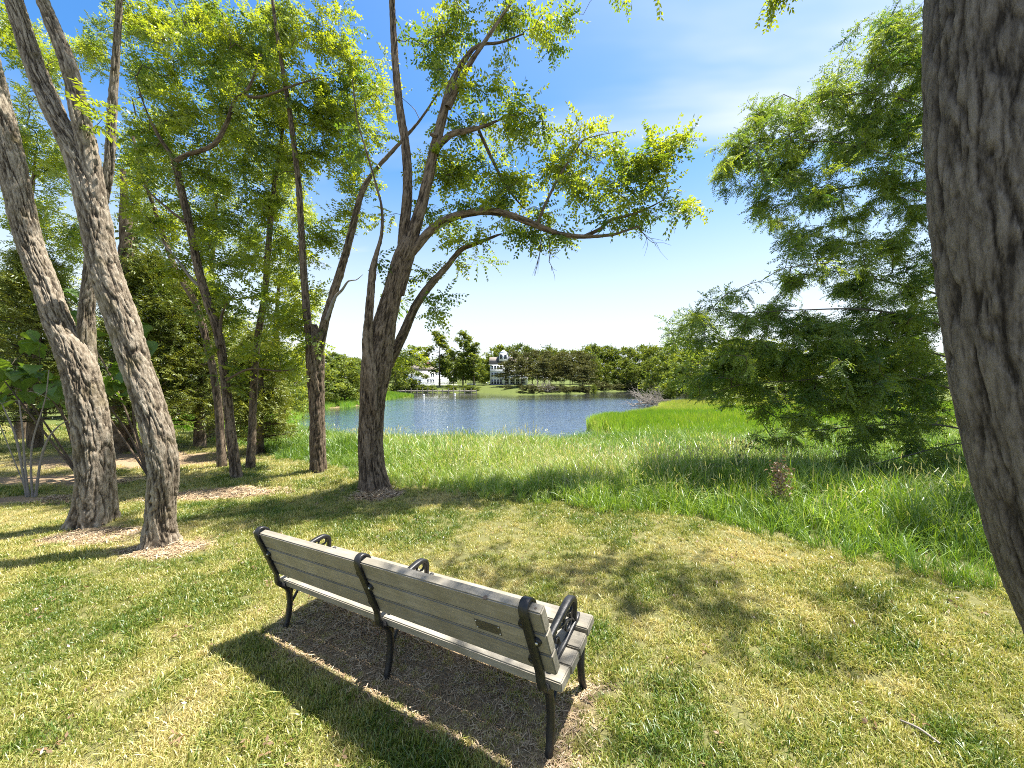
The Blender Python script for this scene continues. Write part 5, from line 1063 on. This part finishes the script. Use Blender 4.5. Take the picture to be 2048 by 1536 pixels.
# tall grass on the bank
TP, TS, TT, TI, TRo = [], [], [], [], []
for (y0, y1, dens) in ((2.6, 8, 56), (8, 13, 34), (13, 21.5, 16)):
    xm = y1 * 1.4 + .5; n = int(2 * xm * (y1 - y0) * dens); x, y = pts_in(n, -xm, xm, y0, y1); d_ = lake_sd(x, y)
    e = y - yedge(x) - 1.1 * (fbm(np.stack([x * 1.7, y * .9, x * 0], -1), 4) - .5); ok = in_view(x, y, 1.5) & (e > 0) & (d_ > -1.2) & (x > -13) & ~((x < -7.5) & (y < 12)); x, y, e = x[ok], y[ok], e[ok]
    hn = fbm(np.stack([x * .5, y * .5, x * 0 + 2], -1), 3); tn = fbm(np.stack([x * .35, y * .35, x * 0 + 4], -1), 3)
    s_ = np.clip(.24 + e * .32, .24, 1.15) * (.65 + .7 * hn) * np.where(y > 12, 1.15, 1)
    pale = np.exp(-((x - .5) / 4) ** 2 - ((y - 8.2) / 1.6) ** 2)
    TP.append(np.stack([x, y, ground(x, y)], -1)); TS.append(s_); TT.append(np.clip(.22 + (tn - .5) * 1.3 + .14 * pale + R.normal(0, .1, len(x)), 0, 1)); TI.append(np.where(R.random(len(x)) < .07 + .25 * pale, R.integers(4, 6, len(x)), R.integers(0, 4, len(x)))); TRo.append(np.stack([R.normal(0, .12, len(x)), R.normal(.10, .12, len(x)), R.uniform(0, 6.28, len(x))], -1))
TP = np.vstack(TP); TS = np.concatenate(TS)
tm = [clump('tall_tuft', 30, .17, .38, .92, .021, .55, 'tall', 370 + k, .42) for k in range(4)] + [clump('tall_tuft_seed', 34, .17, .42, 1.0, .018, .5, 'tall', 380 + k, .42, head=24) for k in range(2)]
scatter('tall_grass', tm, TP, np.vstack(TRo), np.repeat(TS[:, None], 3, 1), np.concatenate(TI), np.concatenate(TT))
# marsh reeds
RP, RS, RT_ = [], [], []
for (x0, x1, y0, y1, dens) in ((4.5, 45, 19, 46, 7.5), (20, 70, 40, 66, 2.2), (-9, 9, 15.5, 21.5, 5.5), (-32, -12, 22, 62, 2.6), (-30, -21.5, 62, 93, 4)):
    n = int((x1 - x0) * (y1 - y0) * dens); x, y = pts_in(n, x0, x1, y0, y1); d_ = lake_sd(x, y); ok = in_view(x, y, 3) & (d_ > -.4) & (d_ < 26) & ((x > 0) | (d_ < 7)) & ((y > 21.5) | (np.abs(x) > 9) | (R.random(len(x)) < .9)); x, y, d_ = x[ok], y[ok], d_[ok]
    RP.append(np.stack([x, y, np.maximum(ground(x, y), WL - .1)], -1)); RS.append((.75 + .5 * fbm(np.stack([x * .3, y * .3, x * 0], -1), 3)) * np.where(y > 38, .8, np.where((y < 21.5) & (x < 9), .72, 1.0))); RT_.append(np.clip(.35 + .5 * (fbm(np.stack([x * .22, y * .22, x * 0 + 6], -1), 3) - .5) * 2 + R.normal(0, .09, len(x)) + .55 * smooth(33, 46, y) * (x > 11), 0, 1))
RP = np.vstack(RP); RS = np.concatenate(RS); n = len(RP)
rm = [clump('reed_tuft', 50, .38, .75, 1.25, .030, .25, 'reed', 390 + k, .25) for k in range(4)]
scatter('marsh_reeds', rm, RP, np.stack([R.normal(0, .07, n), R.normal(.05, .07, n), R.uniform(0, 6.28, n)], -1), np.repeat(RS[:, None], 3, 1), R.integers(0, 4, n), np.concatenate(RT_))
# dry tan weed standing at the lawn edge on the right
wp = gp(1560, 1045); t = Tree('dry_weed', 'dead tan weed with withered leaves at the edge of the tall grass on the right', 'plant', wp, 'twig')
t.limb(np.array([np.r_[wp, .008], np.r_[wp + (.01, 0, .3), .006], np.r_[wp + (-.01, .05, .85), .003]]), name='stem', segs=6, step=.06, bark=0, m='dead_twig')
q = wp + np.array([0, 0, .1]) + R.normal(0, 1, (150, 3)) * (.055, .055, .0) + np.stack([0 * np.arange(150.), 0 * np.arange(150.), R.uniform(.0, .72, 150)], -1); t.leaves(q, R.normal(0, 1, (150, 3)) + (0, 0, -.4), .07, R.uniform(.3, 1, 150), 'dry'); t.finish()
# a stick lying on the lawn at lower right
a = gp(1800, 1452); e = gp(1880, 1500); b = MB(); pts = np.array([np.r_[a + (0, 0, .03), .004], np.r_[(a + e) / 2 + (.01, .01, .035), .006], np.r_[e + (0, 0, .03), .005]]); tube(b, pts, 8, .02); o = b.build('fallen_stick', M['dead_twig'], None, True); tag(o, 'short dead stick lying in the lawn at the lower right', 'stick')

# fallen leaves and dry stalks scattered over the lawn
x, y = pts_in(900, -7, 4, .9, 8); ok = in_view(x, y) & (y < yedge(x)); x, y = x[ok], y[ok]; n = len(x)
scatter('fallen_leaves', LEAF['dry'][:2] + [chips(365, 3, .05)], np.stack([x, y, ground(x, y) + .03], -1), np.stack([R.normal(0, .5, n), R.normal(0, .4, n), R.uniform(0, 6.28, n)], -1), np.repeat(R.uniform(.03, .06, n)[:, None], 3, 1) * np.ones((1, 3)), R.integers(0, 2, n), np.clip(R.normal(.7, .3, n), 0, 1))
